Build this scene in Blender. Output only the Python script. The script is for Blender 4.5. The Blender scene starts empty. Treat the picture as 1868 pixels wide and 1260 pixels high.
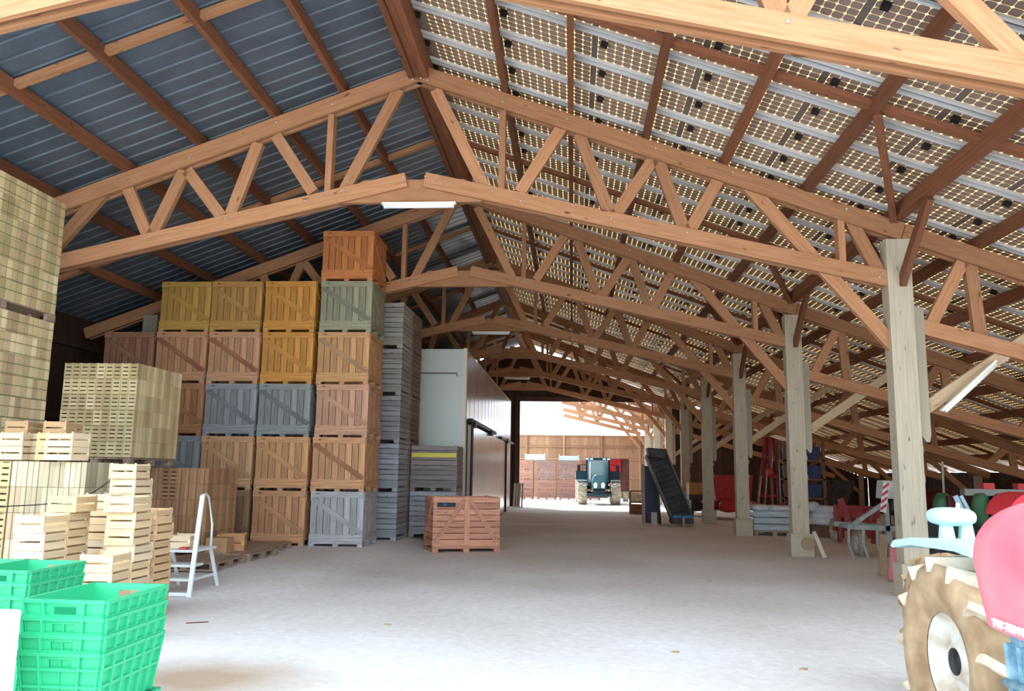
import bpy, math, random
from mathutils import Vector, Matrix
random.seed(7)
C = bpy.context.scene.collection
S = bpy.context.scene
# ---------------------------------------------------------------- camera
FPX = 1493.54; EYE = Vector((0, 0, 1.6))
YAW, PITCH, ROLL = 0.0750, 0.1544, 0.0141
def cam_axes():
    cy, sy = math.cos(YAW), math.sin(YAW)
    f = Vector((-sy*math.cos(PITCH), cy*math.cos(PITCH), math.sin(PITCH)))
    r = Vector((cy, sy, 0)); u = r.cross(f)
    return (math.cos(ROLL)*r+math.sin(ROLL)*u, -math.sin(ROLL)*r+math.cos(ROLL)*u, f)
RX, RU, RF = cam_axes()
cd = bpy.data.cameras.new('camera'); cam = bpy.data.objects.new('camera', cd); C.objects.link(cam)
m = Matrix((RX, RU, -RF)).transposed().to_4x4(); m.translation = EYE; cam.matrix_world = m
cd.sensor_width = 36; cd.lens = FPX/1868*36; cd.clip_start = .05; cd.clip_end = 400
S.camera = cam
def ray(x, y): return RX*((x-934)/FPX) - RU*((y-630)/FPX) + RF
def at(x, y, Y):                      # point seen at pixel x, y at distance Y into the barn
    d = ray(x, y); return EYE + d*(Y/d.y)
def px(p):
    v = Vector(p)-EYE; z = v.dot(RF)
    return (934+FPX*v.dot(RX)/z, 630-FPX*v.dot(RU)/z) if z > .1 else (-9e3, -9e3)
# ---------------------------------------------------------------- light
W = bpy.data.worlds.new('sky'); S.world = W; W.use_nodes = True
bg = W.node_tree.nodes['Background']; bg.inputs[0].default_value = (.74, .88, 1.0, 1); bg.inputs[1].default_value = 2.2
sun = bpy.data.lights.new('sun', 'SUN'); sun.energy = 6.5; sun.angle = .02; sun.color = (1, .93, .82)
so = bpy.data.objects.new('sun', sun); C.objects.link(so)
so.rotation_euler = Vector((-.35, .55, .80)).to_track_quat('Z', 'Y').to_euler()
S.view_settings.view_transform = 'Standard'; S.view_settings.look = 'None'
S.view_settings.gamma = 1; S.view_settings.use_curve_mapping = False
S.view_settings.exposure = 1.2
S.cycles.use_denoising = True; S.cycles.max_bounces = 7; S.cycles.diffuse_bounces = 5
S.cycles.glossy_bounces = 3; S.cycles.transmission_bounces = 4; S.cycles.transparent_max_bounces = 6
S.cycles.sample_clamp_indirect = 6; S.cycles.caustics_reflective = False; S.cycles.caustics_refractive = False
# ---------------------------------------------------------------- materials
MATS = {}
def mat(name, col, rough=.8, metal=0, spec=.3):
    if name in MATS: return MATS[name]
    M = bpy.data.materials.new(name); M.use_nodes = True; MATS[name] = M
    b = M.node_tree.nodes['Principled BSDF']; b.inputs['Base Color'].default_value = (*col, 1)
    b.inputs['Roughness'].default_value = rough; b.inputs['Metallic'].default_value = metal
    b.inputs['Specular IOR Level'].default_value = spec
    return M
def N(M, t, **k):
    n = M.node_tree.nodes.new(t)
    for a, b in k.items(): setattr(n, a, b)
    return n
def L(M, a, b): M.node_tree.links.new(a, b)
def noisy(name, c1, c2, scale=8, rough=.85, metal=0, detail=4, bump=0, obj=False, stretch=(1, 1, 1), coord='Object', lo=.35, hi=.7, spec=.3):
    """colour mottled between c1 and c2; obj=True multiplies by the object's own colour"""
    if name in MATS: return MATS[name]
    M = mat(name, c1, rough, metal, spec); b = M.node_tree.nodes['Principled BSDF']
    tc = N(M, 'ShaderNodeTexCoord'); mp = N(M, 'ShaderNodeMapping'); mp.inputs['Scale'].default_value = stretch
    L(M, tc.outputs[coord], mp.inputs[0])
    nz = N(M, 'ShaderNodeTexNoise'); nz.inputs['Scale'].default_value = scale; nz.inputs['Detail'].default_value = detail
    L(M, mp.outputs[0], nz.inputs['Vector'])
    r = N(M, 'ShaderNodeValToRGB'); r.color_ramp.elements[0].position = lo; r.color_ramp.elements[1].position = hi
    r.color_ramp.elements[0].color = (*c1, 1); r.color_ramp.elements[1].color = (*c2, 1)
    L(M, nz.outputs['Fac'], r.inputs[0]); out = r.outputs[0]
    if obj:
        oi = N(M, 'ShaderNodeObjectInfo'); mx = N(M, 'ShaderNodeMix', data_type='RGBA', blend_type='MULTIPLY')
        mx.inputs[0].default_value = 1; L(M, out, mx.inputs[6]); L(M, oi.outputs['Color'], mx.inputs[7]); out = mx.outputs[2]
    L(M, out, b.inputs['Base Color'])
    if bump:
        bp = N(M, 'ShaderNodeBump'); bp.inputs['Strength'].default_value = bump; bp.inputs['Distance'].default_value = .02
        L(M, nz.outputs['Fac'], bp.inputs['Height']); L(M, bp.outputs[0], b.inputs['Normal'])
    return M
def wood(name, c1, c2, obj=False, rough=.75, knots=True):
    """grain along U of each plank, tone changing from plank to plank (attribute 'tone')"""
    if name in MATS: return MATS[name]
    M = mat(name, c1, rough); b = M.node_tree.nodes['Principled BSDF']
    tc = N(M, 'ShaderNodeTexCoord'); mp = N(M, 'ShaderNodeMapping'); mp.inputs['Scale'].default_value = (1.2, 22, 1)
    L(M, tc.outputs['UV'], mp.inputs[0])
    nz = N(M, 'ShaderNodeTexNoise'); nz.inputs['Scale'].default_value = 1.5; nz.inputs['Detail'].default_value = 5
    L(M, mp.outputs[0], nz.inputs['Vector'])
    r = N(M, 'ShaderNodeValToRGB'); r.color_ramp.elements[0].position = .3; r.color_ramp.elements[1].position = .72
    r.color_ramp.elements[0].color = (*c1, 1); r.color_ramp.elements[1].color = (*c2, 1)
    L(M, nz.outputs['Fac'], r.inputs[0]); out = r.outputs[0]
    # plank tone: V was shifted by whole metres per plank, read it back
    sp = N(M, 'ShaderNodeSeparateXYZ'); L(M, tc.outputs['UV'], sp.inputs[0])
    fl = N(M, 'ShaderNodeMath', operation='FLOOR'); L(M, sp.outputs[1], fl.inputs[0])
    wn = N(M, 'ShaderNodeTexWhiteNoise', noise_dimensions='1D'); L(M, fl.outputs[0], wn.inputs['W'])
    mr = N(M, 'ShaderNodeMapRange'); mr.inputs[3].default_value = .78; mr.inputs[4].default_value = 1.16
    L(M, wn.outputs[0], mr.inputs[0])
    mx = N(M, 'ShaderNodeMix', data_type='RGBA', blend_type='MULTIPLY'); mx.inputs[0].default_value = 1
    L(M, out, mx.inputs[6]); L(M, mr.outputs[0], mx.inputs[7]); out = mx.outputs[2]
    if knots:
        kn = N(M, 'ShaderNodeTexNoise'); kn.inputs['Scale'].default_value = 7; kn.inputs['Detail'].default_value = 1
        m2 = N(M, 'ShaderNodeMapping'); m2.inputs['Scale'].default_value = (.6, 1.6, 1); L(M, tc.outputs['UV'], m2.inputs[0]); L(M, m2.outputs[0], kn.inputs['Vector'])
        k2 = N(M, 'ShaderNodeMapRange'); k2.inputs[1].default_value = .70; k2.inputs[2].default_value = .78; L(M, kn.outputs['Fac'], k2.inputs[0])
        m3 = N(M, 'ShaderNodeMix', data_type='RGBA'); m3.inputs[7].default_value = (c1[0]*.35, c1[1]*.3, c1[2]*.3, 1)
        L(M, k2.outputs[0], m3.inputs[0]); L(M, out, m3.inputs[6]); out = m3.outputs[2]
    if obj:
        oi = N(M, 'ShaderNodeObjectInfo'); m4 = N(M, 'ShaderNodeMix', data_type='RGBA', blend_type='MULTIPLY')
        m4.inputs[0].default_value = 1; L(M, out, m4.inputs[6]); L(M, oi.outputs['Color'], m4.inputs[7]); out = m4.outputs[2]
    L(M, out, b.inputs['Base Color'])
    return M
TRUSS = wood('glued_timber', (.33, .15, .068), (.45, .235, .12))
PURL = wood('purlin_timber', (.17, .062, .03), (.26, .105, .05))
POST = wood('dusty_timber', (.36, .31, .23), (.47, .41, .31))
BRACE = wood('brace_timber', (.40, .28, .17), (.52, .38, .24))
CRATE = wood('crate_timber', (.52, .50, .48), (.88, .88, .88), obj=True)
DARKW = wood('dark_boarding', (.045, .022, .017), (.085, .042, .03))
TANW = wood('tan_boarding', (.27, .145, .08), (.38, .225, .13))
PALE = wood('pale_poplar', (.74, .60, .42), (.92, .80, .62), obj=True, knots=False)
SHEET = noisy('blue_grey_sheet', (.068, .095, .125), (.09, .125, .16), 3, .38, .0, spec=.6)
ALU = mat('aluminium', (.72, .75, .76), .4, .25)
BLACK = mat('black_plastic', (.012, .012, .013), .5)
STRIP = mat('brown_strip', (.10, .075, .06), .6)
STEEL = mat('galvanised_steel', (.55, .58, .60), .4, .6)
WHITE = mat('white_plastic', (.82, .84, .80), .4)
# ---------------------------------------------------------------- mesh helpers
class MB:
    def __init__(s): s.v = []; s.f = []; s.uv = []; s.sm = []
    def face(s, idx, uvs, smooth=False): s.f.append(idx); s.uv.append(uvs); s.sm.append(smooth)
    def obox(s, c, ax, ay, az, smooth=False):
        """box by centre and three half-axis vectors; grain runs along ax"""
        b = len(s.v); c = Vector(c); ax = Vector(ax); ay = Vector(ay); az = Vector(az)
        for i in (-1, 1):
            for j in (-1, 1):
                for k in (-1, 1): s.v.append(c+ax*i+ay*j+az*k)
        lx, ly, lz = ax.length, ay.length, az.length; o = random.randint(0, 400); u0 = random.uniform(0, 9); w0 = .45
        # keep every plank's V inside one unit so its tone is its own
        def q(vs, U, V):
            s.face([b+i for i in vs], [(u0+U[n], o+w0+max(-.44, min(.44, V[n]))) for n in range(4)])
        X = (-lx, lx, lx, -lx); Yy = (-ly, -ly, ly, ly); Z = (-lz, -lz, lz, lz)
        q((0, 4, 6, 2), X, Yy); q((1, 3, 7, 5), (-lx, -lx, lx, lx), (-ly, ly, ly, -ly))
        q((0, 1, 5, 4), (-lx, -lx, lx, lx), (-lz, lz, lz, -lz)); q((2, 6, 7, 3), X, Z)
        q((0, 2, 3, 1), (-lz, lz, lz, -lz), (-ly, -ly, ly, ly)); q((4, 5, 7, 6), (-lz, lz, lz, -lz), (-ly, -ly, ly, ly))
        return s
    def box(s, x0, x1, y0, y1, z0, z1):
        c = ((x0+x1)/2, (y0+y1)/2, (z0+z1)/2); d = [abs(x1-x0)/2, abs(y1-y0)/2, abs(z1-z0)/2]
        E = [Vector((d[0], 0, 0)), Vector((0, d[1], 0)), Vector((0, 0, d[2]))]
        k = d.index(max(d)); return s.obox(c, E[k], E[(k+1) % 3], E[(k+2) % 3])
    def bar(s, a, b, w, h, up=(0, 0, 1)):
        """plank from a to b: w sideways, h along up"""
        a = Vector(a); b = Vector(b); d = b-a; u = Vector(up); sd = d.cross(u)
        if sd.length < 1e-6: sd = d.cross(Vector((0, 1, 0)))
        sd.normalize(); u = sd.cross(d).normalized()
        return s.obox((a+b)/2, d/2, sd*w/2, u*h/2)
    def tube(s, pts, r, n=10, cap=True):
        pts = [Vector(p) for p in pts]; base = len(s.v); rr = r if isinstance(r, (list, tuple)) else [r]*len(pts)
        for i, p in enumerate(pts):
            d = (pts[min(i+1, len(pts)-1)]-pts[max(i-1, 0)]).normalized()
            u = Vector((0, 0, 1)) if abs(d.z) < .9 else Vector((1, 0, 0)); a = d.cross(u).normalized(); b = a.cross(d)
            for k in range(n):
                t = 2*math.pi*k/n; s.v.append(p+(a*math.cos(t)+b*math.sin(t))*rr[i])
        for i in range(len(pts)-1):
            for k in range(n):
                q = (base+i*n+k, base+i*n+(k+1) % n, base+(i+1)*n+(k+1) % n, base+(i+1)*n+k)
                s.face(q, [(i, k*.01), (i, k*.01+.01), (i+1, k*.01+.01), (i+1, k*.01)], True)
        if cap:
            s.face([base+k for k in range(n)][::-1], [(0, 0)]*n); e = base+(len(pts)-1)*n; s.face([e+k for k in range(n)], [(0, 0)]*n)
        return s
    def prism(s, poly, o, ax, ay, az, smooth=False):
        """polygon poly (a,b) in plane ax, ay at o, pushed along az"""
        o = Vector(o); ax = Vector(ax); ay = Vector(ay); az = Vector(az); n = len(poly); b = len(s.v)
        for t in (0, 1):
            for p in poly: s.v.append(o+ax*p[0]+ay*p[1]+az*t)
        k = random.randint(0, 300); uv = [(p[0], k+.5+max(-.45, min(.45, p[1]*.2))) for p in poly]
        s.face([b+i for i in range(n)][::-1], uv[::-1]); s.face([b+n+i for i in range(n)], uv)
        for i in range(n):
            j = (i+1) % n; s.face([b+i, b+j, b+n+j, b+n+i], [uv[i], uv[j], uv[j], uv[i]], smooth)
        return s
    def lathe(s, prof, o, axis, n=24, smooth=True):
        """profile (distance along axis, radius) turned about axis"""
        o = Vector(o); d = Vector(axis).normalized(); u = Vector((0, 0, 1)) if abs(d.z) < .9 else Vector((1, 0, 0))
        a = d.cross(u).normalized(); b = a.cross(d); base = len(s.v)
        for t, r in prof:
            for k in range(n):
                g = 2*math.pi*k/n; s.v.append(o+d*t+(a*math.cos(g)+b*math.sin(g))*r)
        for i in range(len(prof)-1):
            for k in range(n):
                s.face([base+i*n+k, base+i*n+(k+1) % n, base+(i+1)*n+(k+1) % n, base+(i+1)*n+k], [(0, 0)]*4, smooth)
        return s
    def build(s, name, material, parent=None, bevel=0):
        me = bpy.data.meshes.new(name); off = Vector((0, 0, 0))
        if parent is not None: off = base_of(parent)
        me.from_pydata([v-off for v in s.v], [], s.f)
        uvl = me.uv_layers.new(name='UVMap')
        flat = [c for f in s.uv for p in f for c in p]; uvl.data.foreach_set('uv', flat)
        me.polygons.foreach_set('use_smooth', s.sm)
        me.materials.append(material); me.update()
        o = bpy.data.objects.new(name, me); C.objects.link(o)
        if parent is not None: o.parent = parent
        if bevel:
            bv = o.modifiers.new('bevel', 'BEVEL'); bv.width = bevel; bv.segments = 2; bv.limit_method = 'ANGLE'
        return o
def base_of(o):
    t = Vector((0, 0, 0))
    while o is not None: t += o.location; o = o.parent
    return t
def tag(o, label, cat, group=None, kind=None):
    o['label'] = label; o['category'] = cat
    if group: o['group'] = group
    if kind: o['kind'] = kind
    return o
def struct(o, label=None):
    o['kind'] = 'structure'
    if label: o['label'] = label
    return o
def empty(name, loc, label, cat, group=None):
    o = bpy.data.objects.new(name, None); o.empty_display_size = .1; C.objects.link(o); o.location = loc
    return tag(o, label, cat, group)
def copy_tree(o, parent=None):
    c = o.copy(); C.objects.link(c)
    if parent is not None: c.parent = parent
    for ch in list(o.children): copy_tree(ch, c)
    return c
def paint(o, col):
    o.color = (*col, 1)
    for c in o.children: paint(c, col)
ORD = ['first', 'second', 'third', 'fourth', 'fifth', 'sixth', 'seventh', 'eighth', 'ninth', 'tenth', 'eleventh', 'twelfth', 'thirteenth', 'fourteenth', 'fifteenth', 'sixteenth']
# ---------------------------------------------------------------- the barn's measures
XR = -2.4; SL = .368; D1 = 11.88; BAY = 5.695; XP = 4.66
TY = [D1+BAY*n for n in range(-1, 6)]          # frames of the barn; the last carries the back wall
YF, YB = 5.0, TY[-1]
def ztop(x): return 7.87-SL*abs(x-XR)          # top of the rafters
def hgt(x, y):                                  # dusty floor, slightly heaped up on the left
    t = min(1, max(0, (-3.25-x)/.75)); u = min(1, max(0, (y-9.5)/4)); t = t*t*(3-2*t); u = u*u*(3-2*u)
    return .12*t*u
# ================================================================ floor
def floor():
    xs = [-45, -30, -20, -15]+[-12+.5*i for i in range(17)]+[-3.75+.125*i for i in range(8)]+[-2.75+.75*i for i in range(24)]+[18, 25, 40]
    ys = [-45, -30, -20, -12]+[-8+.8*i for i in range(20)]+[8+.4*i for i in range(50)]+[28+1.5*i for i in range(25)]+[80, 110]
    b = MB()
    for y in ys:
        for x in xs: b.v.append(Vector((x, y, hgt(x, y))))
    n = len(xs)
    for j in range(len(ys)-1):
        for i in range(n-1):
            q = (j*n+i, j*n+i+1, (j+1)*n+i+1, (j+1)*n+i)
            b.face(q, [(b.v[k].x, b.v[k].y) for k in q], True)
    M = mat('dusty_earth', (.6, .5, .42), .92, 0, .15); p = M.node_tree.nodes['Principled BSDF']
    tc = N(M, 'ShaderNodeTexCoord')
    def nz(sc, det, lo, hi, c1, c2, mp=None):
        z = N(M, 'ShaderNodeTexNoise'); z.inputs['Scale'].default_value = sc; z.inputs['Detail'].default_value = det
        L(M, tc.outputs['Object'], z.inputs['Vector'])
        r = N(M, 'ShaderNodeValToRGB'); r.color_ramp.elements[0].position = lo; r.color_ramp.elements[1].position = hi
        r.color_ramp.elements[0].color = (*c1, 1); r.color_ramp.elements[1].color = (*c2, 1); L(M, z.outputs['Fac'], r.inputs[0]); return z, r
    z1, r1 = nz(.35, 6, .35, .68, (.68, .64, .62), (.82, .81, .83))
    z2, r2 = nz(9, 8, .3, .7, (.92, .91, .90), (1.05, 1.05, 1.05))
    mx = N(M, 'ShaderNodeMix', data_type='RGBA', blend_type='MULTIPLY'); mx.inputs[0].default_value = 1
    L(M, r1.outputs[0], mx.inputs[6]); L(M, r2.outputs[0], mx.inputs[7])
    z3, r3 = nz(70, 3, .58, .72, (1, 1, 1), (.85, .78, .70))
    m2 = N(M, 'ShaderNodeMix', data_type='RGBA', blend_type='MULTIPLY'); m2.inputs[0].default_value = 1
    L(M, mx.outputs[2], m2.inputs[6]); L(M, r3.outputs[0], m2.inputs[7]); 
    # patch of darker brown earth in front of the green crates
    gm = N(M, 'ShaderNodeVectorMath', operation='DISTANCE'); gm.inputs[1].default_value = (-2.95, 6.5, 0); L(M, tc.outputs['Object'], gm.inputs[0])
    ad = N(M, 'ShaderNodeMath', operation='ADD'); nn = N(M, 'ShaderNodeMath', operation='MULTIPLY'); nn.inputs[1].default_value = 2.2; L(M, z1.outputs['Fac'], nn.inputs[0])
    L(M, gm.outputs['Value'], ad.inputs[0]); L(M, nn.outputs[0], ad.inputs[1])
    mr = N(M, 'ShaderNodeMapRange'); mr.inputs[1].default_value = 1.5; mr.inputs[2].default_value = 2.25; L(M, ad.outputs[0], mr.inputs[0])
    m5 = N(M, 'ShaderNodeMix', data_type='RGBA'); m5.inputs[6].default_value = (.45, .33, .24, 1); L(M, mr.outputs[0], m5.inputs[0]); L(M, m2.outputs[2], m5.inputs[7])
    L(M, m5.outputs[2], p.inputs['Base Color'])
    bp = N(M, 'ShaderNodeBump'); bp.inputs['Strength'].default_value = .35; bp.inputs['Distance'].default_value = .02
    L(M, z2.outputs['Fac'], bp.inputs['Height']); L(M, bp.outputs[0], p.inputs['Normal'])
    struct(b.build('floor', M))
floor()
# ================================================================ boarded walls
def boards(b, p0, p1, z0, z1, w=.16, t=.03, zt=None):
    """upright boards between two plan points; zt(x,y) can cut the tops"""
    p0 = Vector((*p0, 0)); p1 = Vector((*p1, 0)); d = p1-p0; n = int(d.length/w); d = d/n
    nn = d.normalized().cross(Vector((0, 0, 1)))*t/2
    for i in range(n):
        c = p0+d*(i+.5); top = zt(c.x, c.y) if zt else z1
        off = nn*(.3 if i % 2 else -.3)
        if top > z0+.05: b.obox((c.x+off.x, c.y+off.y, (z0+top)/2), (0, 0, (top-z0)/2), d*.52, nn)
def zroof(x, y=0): return ztop(x)+(.12 if x < XR else .0)
b = MB(); boards(b, (-11.05, YF), (-11.05, YB), 0, 4.93)
for z in (1.2, 2.6, 4.2): b.box(-10.98, -10.9, YF, YB, z, z+.12)
struct(b.build('wall_left', DARKW))
b = MB(); boards(b, (14.05, YF), (14.05, YB+.3), 0, 1.84); b.box(13.93, 14.0, YF, YB, 1.5, 1.62)
struct(b.build('wall_right', DARKW))
b = MB()
boards(b, (-11, YB+.24), (-2.62, YB+.24), 0, 0, zt=zroof)
boards(b, (-2.62, YB+.24), (4.62, YB+.24), 5.2, 0, zt=zroof)
boards(b, (4.75, YB+.24), (9.3, YB+.24), 0, 0, zt=zroof)
boards(b, (9.3, YB+.24), (14, YB+.24), 0, 0, zt=lambda x, y: zroof(x)-.25)
b.box(-2.7, 4.62, YB+.15, YB+.22, 5.12, 5.36)
b.box(-2.86, -2.6, YB+.14, YB+.34, 0, 5.2)
struct(b.build('wall_back', DARKW))
# far boarded wall of the yard
b = MB()
YFAR = 57.4
boards(b, (-14, YFAR), (16, YFAR), 0, 4.2, w=.22)
for z in (1.3, 2.55, 3.4): b.box(-14, 16, YFAR-.09, YFAR-.02, z, z+.1)
b.box(-14, 16, YFAR-.08, YFAR+.08, 4.18, 4.26)
for k in range(12): b.box(-13.6+2.6*k-.07, -13.6+2.6*k+.07, YFAR-.16, YFAR-.05, 0, 4.2)
struct(b.build('wall_yard', TANW))
# ================================================================ roof skin, left slope: ribbed sheet
def sheet():
    b = MB(); y = YF-.4; prof = []
    while y < YB+.2:
        for dy, h in ((0, 0), (.235, 0), (.25, .035), (.285, .035), (.30, 0)): prof.append((y+dy, h))
        y += .30
    prof = sorted(set(prof)); x0, x1 = XR-.05, -11.4
    for (yy, h) in prof:
        for x in (x0, x1): b.v.append(Vector((x, yy, ztop(x)+.21+h)))
    for i in range(len(prof)-1):
        q = (2*i, 2*i+1, 2*i+3, 2*i+2); b.face(q, [(0, 0)]*4)
    o = b.build('ceiling', SHEET); sd = o.modifiers.new('thickness', 'SOLIDIFY'); sd.thickness = .004
    struct(o, 'blue grey ribbed metal roof sheets on the left slope')
    b = MB(); b.prism([(-.26, -.06), (0, .05), (.30, -.06), (.30, -.04), (0, .075), (-.26, -.04)], (XR, YF-.4, ztop(XR)+.26), (1, 0, 0), (0, 0, 1), (0, YB-YF+.6, 0))
    struct(b.build('trim_1', STEEL), 'folded ridge cap')
sheet()
# ================================================================ roof frames (trusses)
def chord(b, p, q, w=.24, up=(0, 0, 1)):
    for s in (-.075, .075):
        b.bar(Vector(p)+Vector((0, s, 0)), Vector(q)+Vector((0, s, 0)), .055, w, up)
    return b
def P(x, y): v = at(x, y, D1); return (v.x, v.z)
def web(root, p, q, w=.178, name='web_member'):
    Y = base_of(root).y
    MB().bar((p[0], Y, p[1]), (q[0], Y, q[1]), .095, w).build(name, TRUSS, root)
def zb(x): return 5.77-.232*max(0, abs(x-XR)-1.1)   # centre line of the bottom chord
def make_truss(Y, half=False):
    t = empty('roof_truss', (XR, Y, 5.65), 'x', 'roof truss')
    hw = .13
    xl = -11.0
    for s, xe in ((-1, xl), (1, XP+.08)):
        if half and s < 0: continue
        xs = XR if not half else -.6
        b = chord(MB(), (xs-s*.03, Y, ztop(xs)-hw), (xe, Y, ztop(xe)-hw), .25); b.build('top_chord', TRUSS, t)
        xi = XR+s*.14 if not half else -.6
        b = MB(); e = -9.46 if s < 0 else XP
        zi = zb(xi)+(.232*(1.1-abs(xi-XR)) if not half else 0)
        chord(b, (xi, Y, zi), (e, Y, zb(e)), .23); b.build('bottom_chord', TRUSS, t)
    if not half:
        b = MB(); b.prism([(-1.22, 0), (1.02, 0), (1.02, .14), (.75, .36), (-.8, .36), (-1.22, .14)], (XR, Y-.045, 5.65), (1, 0, 0), (0, 0, 1), (0, .09, 0))
        b.build('collar_beam', TRUSS, t)
    B = {}
    for p, q in [((235, 345), (272, 432)), ((337, 312), (278, 432)), ((343, 312), (410, 402)), ((472, 262), (418, 402)), ((504, 248), (572, 352)), ((607, 212), (600, 352)),
                 ((728, 165), (628, 350)), ((795, 165), (888, 352)), ((918, 205), (920, 352)), ((1024, 235), (948, 352)), ((1056, 245), (1112, 392)), ((1193, 290), (1122, 394)),
                 ((1200, 292), (1248, 422)), ((1312, 325), (1258, 422)), ((1530, 395), (1536, 490)), ((1546, 395), (1604, 500))]:
        a, c = P(*p), P(*q)
        if half and min(a[0], c[0]) < -.5: continue
        if abs(a[0]-c[0]) < .12: c = (a[0], c[1])
        web(t, a, c)
    web(t, (2.55, ztop(2.55)-.15), (XP-.08, 3.42), .19, 'knee_brace')
    if not half: web(t, (-7.35, ztop(-7.35)-.15), (-9.38, 3.42), .19, 'knee_brace')
    # bolts at the nodes, seen as small bright dots
    b = MB()
    for (x, y) in [(755, 150), (770, 148), (782, 152), (350, 292), (508, 228), (610, 195), (918, 190), (1035, 222), (1195, 275), (1335, 318), (1540, 385), (560, 370), (625, 352), (900, 352), (950, 370), (1115, 402), (1252, 428), (1600, 508), (590, 360), (270, 438), (415, 402), (738, 327), (778, 326)]:
        x_, z_ = P(x, y)
        if half and x_ < -.5: continue
        b.lathe([(0, .016), (.012, .016), (.014, 0)], (x_, Y-.105, z_), (0, -1, 0), 8)
    o = b.build('bolts', STEEL, t); o['kind'] = 'stuff'
    return t
T0 = make_truss(TY[0]); trusses = [T0]
for Y in TY[1:]:
    c = copy_tree(T0); c.location = (XR, Y, 5.65); trusses.append(c)
tl = ['nearest roof truss, crossing the top corners of the picture overhead',
      'large roof truss across the middle with a strip lamp under its collar', 'second full roof truss, behind the one with the nearest strip lamp',
      'third full roof truss, carrying a small strip lamp above the cold store', 'fourth full roof truss counted from the front, over the cold store',
      'fifth full roof truss, above the far end of the cold store', 'last roof truss, against the dark back wall above the opening']
for o, s in zip(trusses, tl): tag(o, s, 'roof truss', 'timber roof trusses of the barn')
H0 = make_truss(YB+BAY, True); tag(H0, 'sunlit half truss just outside the rear opening', 'roof truss', 'half trusses over the yard')
H1 = copy_tree(H0); H1.location.y += BAY; tag(H1, 'middle half truss over the yard, in front of the far one', 'roof truss', 'half trusses over the yard')
H2 = copy_tree(H0); H2.location.y += 2*BAY-.4; tag(H2, 'farthest half truss over the yard, against the boarded wall', 'roof truss', 'half trusses over the yard')
# ---- posts between nave and aisle, each with base block, cleats, braces
def make_post(Y, x=XP, left=False):
    t = empty('timber_post', (x, Y, 0), 'x', 'post'); s = -1 if left else 1
    MB().box(x-.18, x+.16, Y-.13, Y+.13, 0, ztop(x)-.27).build('shaft', POST, t, .008)
    b = MB(); b.box(x-.23, x+.23, Y-.17, Y+.17, 0, .46).build('base_block', POST, t, .012)
    b = MB(); b.prism([(0, 2.2), (.07, 2.1), (.11, 2.1), (.135, 2.2), (.135, 4.0), (0, 4.0)], (x+s*.155, Y-.11, 0), (s, 0, 0), (0, 0, 1), (0, .22, 0)); b.build('side_cleat', POST, t)
    if not left:
        for d in (-1, 1):
            MB().bar((x+.02, Y+d*.10, 4.35), (x+.02, Y+d*1.15, ztop(x)+.0), .085, .15).build('side_brace', PURL, t)
        MB().bar((x+.11, Y, 2.47), (x+2.75, Y, 4.45-.27+.1), .10, .17).build('long_brace', BRACE, t)
        for z in (1.55, 1.95): MB().box(x+.155, x+.20, Y-.05, Y+.05, z, z+.09).build('small_block', POST, t)
    return t
p0 = make_post(TY[1]); posts = [(p0, 1)]
for i, Y in enumerate(TY):
    if i == 1: continue
    c = copy_tree(p0); c.location = (XP, Y, 0); posts.append((c, i))
pl = {0: 'dusty timber post just outside the right edge of the frame', 1: 'nearest dusty post, rising behind the red tractor', 2: 'second post from the front, with a brown disc at its foot',
      3: 'third post from the front, left of the wrapped pallet', 4: 'fourth post from the front, in front of a red machine', 5: 'fifth post from the front, right of the dark conveyor', 6: 'last post, at the right edge of the rear opening'}
for o, i in posts: tag(o, pl[i], 'post', 'posts between nave and aisle')
for k in (1, 2):
    c = copy_tree(p0); c.location = (XP, YB+BAY*k, 0); tag(c, ['sunlit yard post just beyond the rear opening', 'sunlit yard post farther back, near the boarded wall'][k-1], 'post', 'posts of the yard roof')
q0 = make_post(TY[0], -9.46, True)
for i, Y in enumerate(TY):
    c = q0 if i == 0 else copy_tree(q0); c.location = (-9.46, Y, 0)
    tag(c, 'dark timber post deep in shade on the left side of the barn', 'post', 'posts on the left side')
# ---- aisle trusses right of the posts
def make_aisle(Y):
    t = empty('aisle_truss', (XP+.1, Y, 3.7), 'x', 'roof truss')
    chord(MB(), (XP+.09, Y, ztop(XP+.09)-.13), (13.95, Y, ztop(13.95)-.13), .25).build('top_chord', TRUSS, t)
    zc = lambda x: 3.72-.275*(x-4.95)
    chord(MB(), (XP+.13, Y, zc(XP+.13)), (12.4, Y, zc(12.4)), .21).build('bottom_chord', TRUSS, t)
    for k in range(4):
        xa = 5.62+2.05*k
        web(t, (xa-.03, ztop(xa)-.2), (xa-.58, zc(xa-.58)), .17); web(t, (xa+.05, ztop(xa)-.2), (xa+.13, zc(xa+.13)), .17)
    b = MB(); b.box(13.5, 13.7, Y-.1, Y+.1, 0, ztop(13.6)-.26); b.build('outer_post', POST, t)
    web(t, (11.9, ztop(11.9)-.2), (13.55, .9), .16, 'outer_brace')
    return t
A0 = make_aisle(TY[0]); al = [A0]
for Y in TY[1:]+[YB+BAY, YB+2*BAY, YB+3*BAY-.4]:
    c = copy_tree(A0); c.location.y = Y; al.append(c)
for i, o in enumerate(al):
    s = 'aisle truss over the farm machines, ' + (['just outside the right edge of the frame', 'nearest in view, right of the first post', 'right of the second post', 'right of the third post', 'right of the fourth post', 'right of the fifth post', 'against the back wall', 'first beyond the rear opening', 'second beyond the rear opening', 'at the boarded yard wall'][i])
    tag(o, s, 'roof truss', 'aisle trusses right of the posts')
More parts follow.
